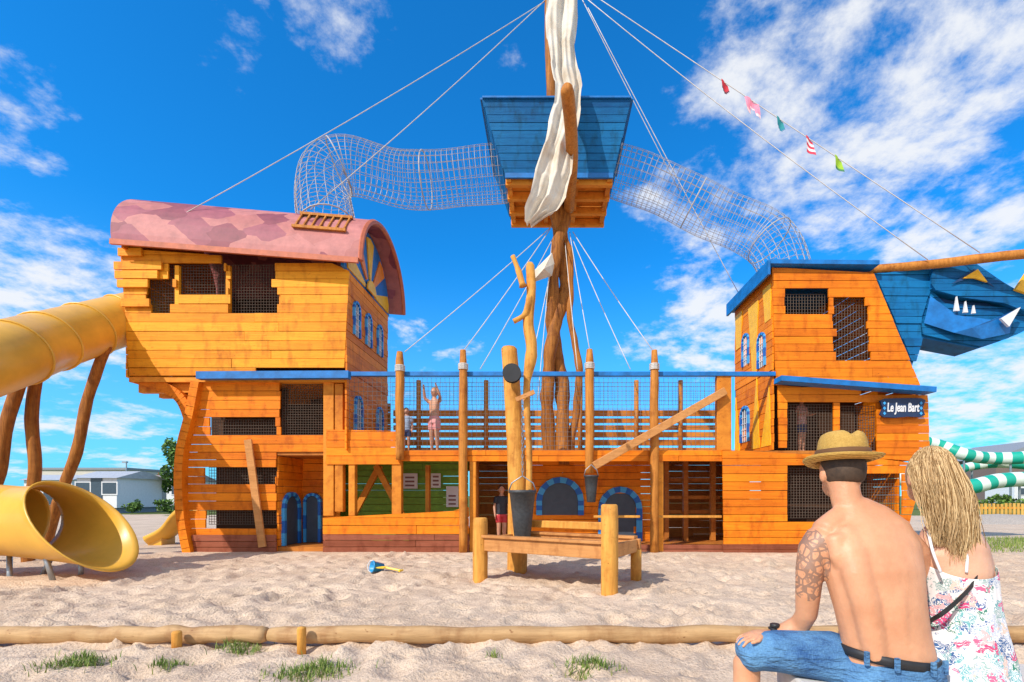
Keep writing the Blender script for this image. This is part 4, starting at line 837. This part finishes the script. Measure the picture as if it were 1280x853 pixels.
# ================================================================ SMALL PEOPLE
def small(loc,h,rot,arm,shirt,pants,hair,label,voxel=.011,skin='skin_far'):
    e=thing('person',label,'person',loc=loc); e.rotation_euler=(0,0,rot); s=h; b=MB()
    def L(l,ref=(1,0,0),m=b,seg=12): m.loft([(p[0]*s,p[1]*s,p[2]*s,*[r*s for r in p[3:]]) for p in l],ref,seg)
    L([(0,0,.50,.085,.06),(0,0,.58,.075,.055),(0,0,.70,.09,.06),(0,0,.79,.095,.05),(0,0,.825,.05,.04)]); L([(0,0,.80,.03,.03),(0,0,.88,.03,.03)])
    b.ell((0,0,.93*s),.052*s,.062*s,.072*s,16); b.ell((0,-.062*s,.925*s),.009*s,.013*s,.014*s,8)
    for q in (-1,1):
        b.ell((q*.053*s,0,.925*s),.007*s,.012*s,.02*s,8)
        L([(q*.045,0,.50,.055,.055),(q*.05,-.005,.28,.036,.038),(q*.05,.005,.20,.034,.036),(q*.05,.005,.06,.02,.022),(q*.05,0,.02,.024,.03),(q*.055,-.06,.015,.026,.014)])
        if arm=='up': a=[(q*.095,0,.79),(q*.14,-.05,.84),(q*.12,-.10,.97)]
        elif arm=='rail': a=[(q*.095,0,.79),(q*.13,-.03,.65),(q*.10,-.15,.66)]
        else: a=[(q*.095,0,.79),(q*.125,.01,.63),(q*.12,-.04,.49)]
        A,B_,C_=[V(x) for x in a]; L([(*A,.032),(*A.lerp(B_,.5),.028),(*B_,.023),(*B_.lerp(C_,.5),.022),(*C_,.016)],(0,1,0) if arm!='rail' else (1,0,0))
        dd=(C_-B_).normalized(); H=C_+dd*.03; L([(*C_,.016),(*H,.022,.012)],(0,1,0) if arm!='rail' else (1,0,0))
        sd=V((0,1,0)) if arm!='rail' else V((1,0,0))
        for k in (-1.5,-.5,.5,1.5): L([(*(H+sd*k*.011),.0055),(*(H+sd*k*.013+dd*.045),.0045)],(0,0,1) if arm=='rail' else (1,0,0),seg=6)
        L([(*(H-sd*.018-dd*.02),.006),(*(H-sd*.035+dd*.01),.005)],(0,0,1) if arm=='rail' else (1,0,0),seg=6)
    b.build('body',M[skin],e,smooth=True,remesh=voxel,sm=2)
    if shirt:
        m=MB(); L([(0,0,.50,.10,.07),(0,0,.58,.088,.066),(0,0,.70,.10,.07),(0,0,.80,.102,.057)],m=m,seg=20)
        for q in (-1,1):
            if arm!='up': L([(q*.09,0,.79,.04,.04),(q*.115,0,.70,.036,.036)],m=m)
        m.build('shirt',shirt,e,smooth=True,remesh=voxel,sm=2)
    m=MB(); L([(0,0,.46,.095,.068),(0,0,.55,.09,.065)],m=m,seg=20)
    for q in (-1,1): L([(q*.047,0,.48,.06,.06),(q*.052,0,.36,.052,.052)],m=m)
    m.build('shorts',pants,e,smooth=True,remesh=voxel,sm=2)
    m=MB(); m.ell((0,.012*s,.945*s),.057*s,.062*s,.068*s,16); m.build('hair',hair,e,smooth=True); return e
lb=plain('pale_blue_cloth',(.35,.45,.6)); dk=plain('dark_cloth',(.02,.02,.03)); rd=plain('red_cloth',(.5,.03,.04)); pk=plain('pink_cloth',(.7,.3,.3)); nv=plain('navy_cloth',(.03,.05,.15)); bhr=plain('light_brown_hair',(.28,.16,.07))
small((X(508,10),10.0,2.0),.92,.3,'down',lb,nv,bhr,'small child in a pale blue shirt behind the railing net')
small((X(543,10.2),10.2,2.0),1.38,-.4,'up',None,pk,bhr,'person in pink swimwear with raised arms on the ship deck')
small((X(627,10.3),10.3,.1),1.22,.2,'down',dk,rd,M['brownhair'],'person in a dark shirt and red shorts standing under the deck')
small((X(1002,10.1),10.1,2.0),1.2,.5,'rail',plain('rose_cloth',(.6,.35,.33)),nv,bhr,'person behind the netting in the bow room')
# ================================================================ BACKGROUND
def bungalow(px0,px1,Y,h,lab,wallm,roofm,nw=3):
    x0,x1=X(px0,Y),X(px1,Y); e=thing('mobile_home',lab,'mobile home',loc=((x0+x1)/2,Y,0)); w=(x1-x0)/2; d=3.5
    m=MB(); m.box(-w,w,0,d,.35,h); m.build('wall',wallm,e); m=MB(); m.box(-w+.2,w-.2,.2,d-.2,-.1,.35); m.build('base',M['greyroof'],e)
    m=MB(); m.hexa([(-w-.2,-.25,h),(w+.2,-.25,h),(w+.2,d+.25,h),(-w-.2,d+.25,h),(-w-.2,d/2-.2,h+.5),(w+.2,d/2-.2,h+.5),(w+.2,d/2+.2,h+.5),(-w-.2,d/2+.2,h+.5)]); m.build('roof',roofm,e)
    for i in range(nw):
        c=-w+2*w*(i+.5)/nw
        if i==nw//2: m=MB(); m.box(c-.35,c+.35,-.04,.02,.4,2.2); m.build('door',M['glass'],e)
        else:
            m=MB(); m.box(c-.5,c+.5,-.05,.02,1.15,2.0); f=m.build('window',M['white'],e); m=MB(); m.box(c-.42,c+.42,-.07,-.055,1.23,1.92); m.build('pane',M['glass'],f)
wr=plain('pale_roof',(.42,.44,.47),.6)
bungalow(96,146,30,2.2,'white mobile home at the far left below the tall slide',M['white'],wr)
bungalow(172,232,38,2.3,'white mobile home beside the ship stern and the tree',M['white'],plain('brown_roof',(.3,.24,.2)))
bungalow(30,90,40,2.4,'leftmost white mobile home behind the slide mouth',M['white'],wr)
bungalow(1268,1330,52,2.4,'white cabin beyond the water slides',M['white'],M['greyroof'])
def block(px0,px1,Y,h,lab,cols,rws):
    x0,x1=X(px0,Y),X(px1,Y); e=thing('apartment_building',lab,'building',loc=((x0+x1)/2,Y,0)); w=(x1-x0)/2
    m=MB(); m.box(-w,w,0,12,-.2,h); m.build('wall',M['cream'],e); m=MB(); m.box(-w-.3,w+.3,-.3,12.3,h,h+.5); m.build('roof',M['greyroof'],e)
    for i in range(cols):
        for j in range(rws):
            c=-w+2*w*(i+.5)/cols; z=1+j*3; m=MB(); m.box(c-.7,c+.7,-.1,.02,z,z+1.6); m.build('window',M['glass'],e)
block(46,158,110,7.0,'long cream building far behind the mobile homes at left',12,2)
hall=thing('sports_hall','dark roofed hall at the right edge behind the water slides','building',loc=(X(1275,70),70,0)); m=MB(); m.box(-3.5,14,0,10,-.2,6.5); m.build('wall',plain('brown_cladding',(.2,.14,.12)),hall); m=MB(); m.hexa([(-4.2,-.5,6.5),(15,-.5,6.5),(15,11,6.5),(-4.2,11,6.5),(3,-.5,9.2),(15,-.5,9.2),(15,11,9.2),(3,11,9.2)]); m.build('roof',M['greyroof'],hall)
def leafy(name,c,rx,ry,rz,n,size,lab,cat,trunk=None,group=None):
    e=thing(name,lab,cat,group,loc=(c[0],c[1],0)); rn=random.Random(int(c[0]*10)); m=MB()
    blobs=[(V((rn.gauss(0,rx*.45),rn.gauss(0,ry*.45),c[2]+rn.uniform(-.75,.75)*rz)),rn.uniform(.3,.55)) for _ in range(14)]
    for i in range(n):
        b,r=rn.choice(blobs); d=V((rn.gauss(0,1),rn.gauss(0,1),rn.gauss(0,1))).normalized()*rn.uniform(.6,1)*r; p=b+V((d.x*rx,d.y*ry,d.z*rz*.8)); u=V((rn.gauss(0,1),rn.gauss(0,1),rn.gauss(0,1))).normalized()*size; w=u.cross(V((rn.gauss(0,1),rn.gauss(0,1),rn.gauss(0,1)))).normalized()*size*.6
        m.add([p-u,p+w,p+u,p-w],[(0,1,2,3)],0 if rn.random()<.45+.3*(d.z<0) else 1)
    m.build('crown' if trunk else 'foliage',M['leaf'],e)
    if trunk:
        m=MB(); m.tube([(0,0,-.1),(.05,0,trunk*.6),(0,.05,c[2])],[.2,.15,.06],8)
        for k in range(5): a=k*1.3; m.tube([(0,0,trunk*.8+k*.3),(rx*.5*math.cos(a),ry*.5*math.sin(a),c[2]+.4*k-.6)],[.07,.03],6)
        m.build('trunk',M['mastlog'],e,smooth=True)
leafy('tree',(X(221,34),34,3.0),.9,.9,1.9,2400,.12,'green leafy tree just left of the ship stern','tree',1.6)
leafy('tree',(X(199,48),48,2.4),.7,.7,1.0,700,.13,'small tree behind the mobile home','tree',1.2)
leafy('shrub',(X(208,30),30,.5),.9,.4,.5,600,.08,'low green shrub in front of the mobile home by the stern','shrub')
leafy('shrub',(X(165,29),29,.45),.5,.4,.45,450,.08,'low round shrub between the two mobile homes','shrub')
leafy('shrub',(X(1262,30),30,.7),1.6,.6,.5,900,.1,'long shrub behind the yellow fence','shrub')
e=thing('lamp_post','thin lamp post beside the mobile homes','lamp post',loc=(X(158,33),33,0)); mb=MB(); mb.tube([(0,0,0),(0,0,3.4)],.035,8); mb.build('pole',M['metal'],e); mb=MB(); mb.box(-.25,.05,-.08,.08,3.35,3.45); mb.build('lamp_head',M['metal'],e)
wsm=twotone('striped_plastic',(.01,.38,.27),(.70,.78,.70),.35)
for lab,Lp,r in (('upper green and white striped water slide tube at the right edge',[(1130,548,42),(1170,556,42),(1205,568,41),(1240,573,41),(1290,571,40),(1350,560,40)],.52),('middle green and white striped water slide tube at the right edge',[(1150,575,44),(1185,590,43),(1215,583,43),(1260,580,42),(1350,590,42)],.38),('lower green and white striped water slide tube at the right edge',[(1110,590,38),(1160,610,37),(1210,609,36),(1250,601,36),(1300,600,36),(1350,612,36)],.55)):
    e=thing('water_slide',lab,'water slide'); mb=MB(); c=spline([P(*p) for p in Lp],12); mb.tube(c,r,16,cap=False,tf=lambda i:(i//3)%2); mb.build('tube',wsm,e,smooth=True)
    for i in range(6,len(c),18): mb=MB(); mb.tube([c[i]-V((0,0,r)),V((c[i].x,c[i].y,-.1))],.08,8); mb.build('pillar',M['metal'],e)
fe=thing('picket_fence','yellow wooden picket fence at the right edge','fence'); mb=MB(); x=X(1190,26)
while x<X(1340,26): mb.box(x,x+.13,26,26.04,.05,.65+.06*random.random()); x+=.22
mb.build('pickets',wood('yellow_pickets',(.5,.28,.05),(.75,.48,.12)),fe,stuff=True); mb=MB(); mb.box(X(1190,26),X(1340,26),26.04,26.1,.4,.5); mb.build('rail',M['beam'],fe)
nn=24; vs=[];mx_,my_=X(1255,20),20
for i in range(nn+1):
    for j in range(nn+1):
        u,v_=i/nn*2-1,j/nn*2-1; vs.append((mx_+u*3,my_+v_*1.5,.36*max(0,1-u*u)*max(0,1-v_*v_)+.05*noise.noise(V((u*4,v_*4,1)))*max(0,1-u*u)-.02))
mb=MB(); mb.add(vs,[(i*(nn+1)+j,(i+1)*(nn+1)+j,(i+1)*(nn+1)+j+1,i*(nn+1)+j+1) for i in range(nn) for j in range(nn)]); o=mb.build('sand_mound',plain('shingle',(.42,.36,.30),.9,.4,30,bump=.5),smooth=True); struct(o); o['label']='low mound of shingle at the right'
# ================================================================ LIGHT, SKY, CAMERA
sd=V((-.60,-.66,.74)).normalized(); el=math.asin(sd.z)
su=bpy.data.lights.new('sun','SUN'); su.energy=4.5; su.angle=math.radians(.5); su.color=(1,.94,.85); so=bpy.data.objects.new('sun',su); COL.objects.link(so); so.rotation_euler=sd.to_track_quat('Z','Y').to_euler()
w=bpy.data.worlds.new('World'); S.world=w; w.use_nodes=True; n=w.node_tree.nodes; l=w.node_tree.links; bg_=n['Background']; bg_.inputs[1].default_value=.1
sk=n.new('ShaderNodeTexSky'); sk.sky_type='NISHITA'; sk.sun_disc=False; sk.sun_elevation=el; sk.sun_rotation=math.atan2(sd.x,sd.y); sk.air_density=1.0; sk.dust_density=.3; sk.ozone_density=2
tn=n.new('ShaderNodeMixRGB'); tn.blend_type='MULTIPLY'; tn.inputs[0].default_value=1; tn.inputs[2].default_value=(.12,1.5,2.6,1); l.new(sk.outputs[0],tn.inputs[1])
tc=n.new('ShaderNodeTexCoord'); dv=tc.outputs['Generated']
sx=n.new('ShaderNodeSeparateXYZ'); l.new(dv,sx.inputs[0]); zz=mth(n,l,'ADD',mth(n,l,'MAXIMUM',sx.outputs[2],0),.22)
cb=n.new('ShaderNodeCombineXYZ'); l.new(mth(n,l,'DIVIDE',sx.outputs[0],zz),cb.inputs[0]); l.new(mth(n,l,'DIVIDE',sx.outputs[1],zz),cb.inputs[1])
def wn(scale,det,off,ro=.6,dist=0):
    mp=n.new('ShaderNodeMapping'); mp.inputs['Location'].default_value=off; l.new(cb.outputs[0],mp.inputs[0]); x=n.new('ShaderNodeTexNoise'); x.inputs['Scale'].default_value=scale; x.inputs['Detail'].default_value=det; x.inputs['Roughness'].default_value=ro; x.inputs['Distortion'].default_value=dist; l.new(mp.outputs[0],x.inputs[0]); return x.outputs[0]
n1=wn(3.2,11,(3.1,1.7,0),.60,.25); n2=wn(14,7,(0,0,2),.65)
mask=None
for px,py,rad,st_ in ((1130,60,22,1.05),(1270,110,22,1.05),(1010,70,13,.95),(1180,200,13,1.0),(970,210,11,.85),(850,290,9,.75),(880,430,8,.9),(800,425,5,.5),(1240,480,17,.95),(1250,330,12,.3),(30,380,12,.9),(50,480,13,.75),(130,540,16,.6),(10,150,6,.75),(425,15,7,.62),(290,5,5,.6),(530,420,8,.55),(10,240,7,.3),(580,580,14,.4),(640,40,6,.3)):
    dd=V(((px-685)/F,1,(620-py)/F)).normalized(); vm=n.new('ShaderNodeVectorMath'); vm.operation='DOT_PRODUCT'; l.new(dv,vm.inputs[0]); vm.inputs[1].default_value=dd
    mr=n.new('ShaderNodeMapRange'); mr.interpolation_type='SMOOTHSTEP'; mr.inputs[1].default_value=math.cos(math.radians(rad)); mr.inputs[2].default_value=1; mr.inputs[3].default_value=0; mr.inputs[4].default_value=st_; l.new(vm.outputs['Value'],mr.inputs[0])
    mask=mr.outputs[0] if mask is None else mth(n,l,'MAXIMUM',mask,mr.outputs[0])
# unseen broad white cloud cover, added behind the camera to fill the shadows
rear_fill=n.new('ShaderNodeMapRange'); rear_fill.interpolation_type='SMOOTHSTEP'; rear_fill.inputs[1].default_value=.15; rear_fill.inputs[2].default_value=-.35; rear_fill.inputs[3].default_value=0; rear_fill.inputs[4].default_value=1.2; l.new(sx.outputs[1],rear_fill.inputs[0]); mask=mth(n,l,'MAXIMUM',mask,rear_fill.outputs[0])
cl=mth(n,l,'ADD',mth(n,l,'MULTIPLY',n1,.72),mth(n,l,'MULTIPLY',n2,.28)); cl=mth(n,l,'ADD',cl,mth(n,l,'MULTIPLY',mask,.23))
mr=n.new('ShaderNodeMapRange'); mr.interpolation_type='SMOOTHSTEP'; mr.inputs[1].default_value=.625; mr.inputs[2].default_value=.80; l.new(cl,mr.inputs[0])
hz=n.new('ShaderNodeMapRange'); hz.interpolation_type='SMOOTHSTEP'; hz.inputs[1].default_value=.45; hz.inputs[2].default_value=-.02; hz.inputs[3].default_value=0; hz.inputs[4].default_value=.6; l.new(sx.outputs[2],hz.inputs[0])
m1=n.new('ShaderNodeMixRGB'); l.new(hz.outputs[0],m1.inputs[0]); l.new(tn.outputs[0],m1.inputs[1]); m1.inputs[2].default_value=(2.8,6.8,9.6,1)
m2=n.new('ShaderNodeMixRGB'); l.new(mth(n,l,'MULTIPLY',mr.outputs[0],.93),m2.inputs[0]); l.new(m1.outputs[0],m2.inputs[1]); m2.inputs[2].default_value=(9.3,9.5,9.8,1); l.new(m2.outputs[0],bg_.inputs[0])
cam=bpy.data.cameras.new('camera'); cam.sensor_width=36; cam.lens=F/1280*36; cam.shift_x=-45/1280; cam.shift_y=193.5/1280; cam.clip_end=4000; cam.clip_start=.05
co=bpy.data.objects.new('camera',cam); COL.objects.link(co); co.location=(0,0,CH); co.rotation_euler=(math.pi/2,0,0); S.camera=co
S.view_settings.view_transform='Standard'; S.view_settings.look='None'; S.view_settings.exposure=0
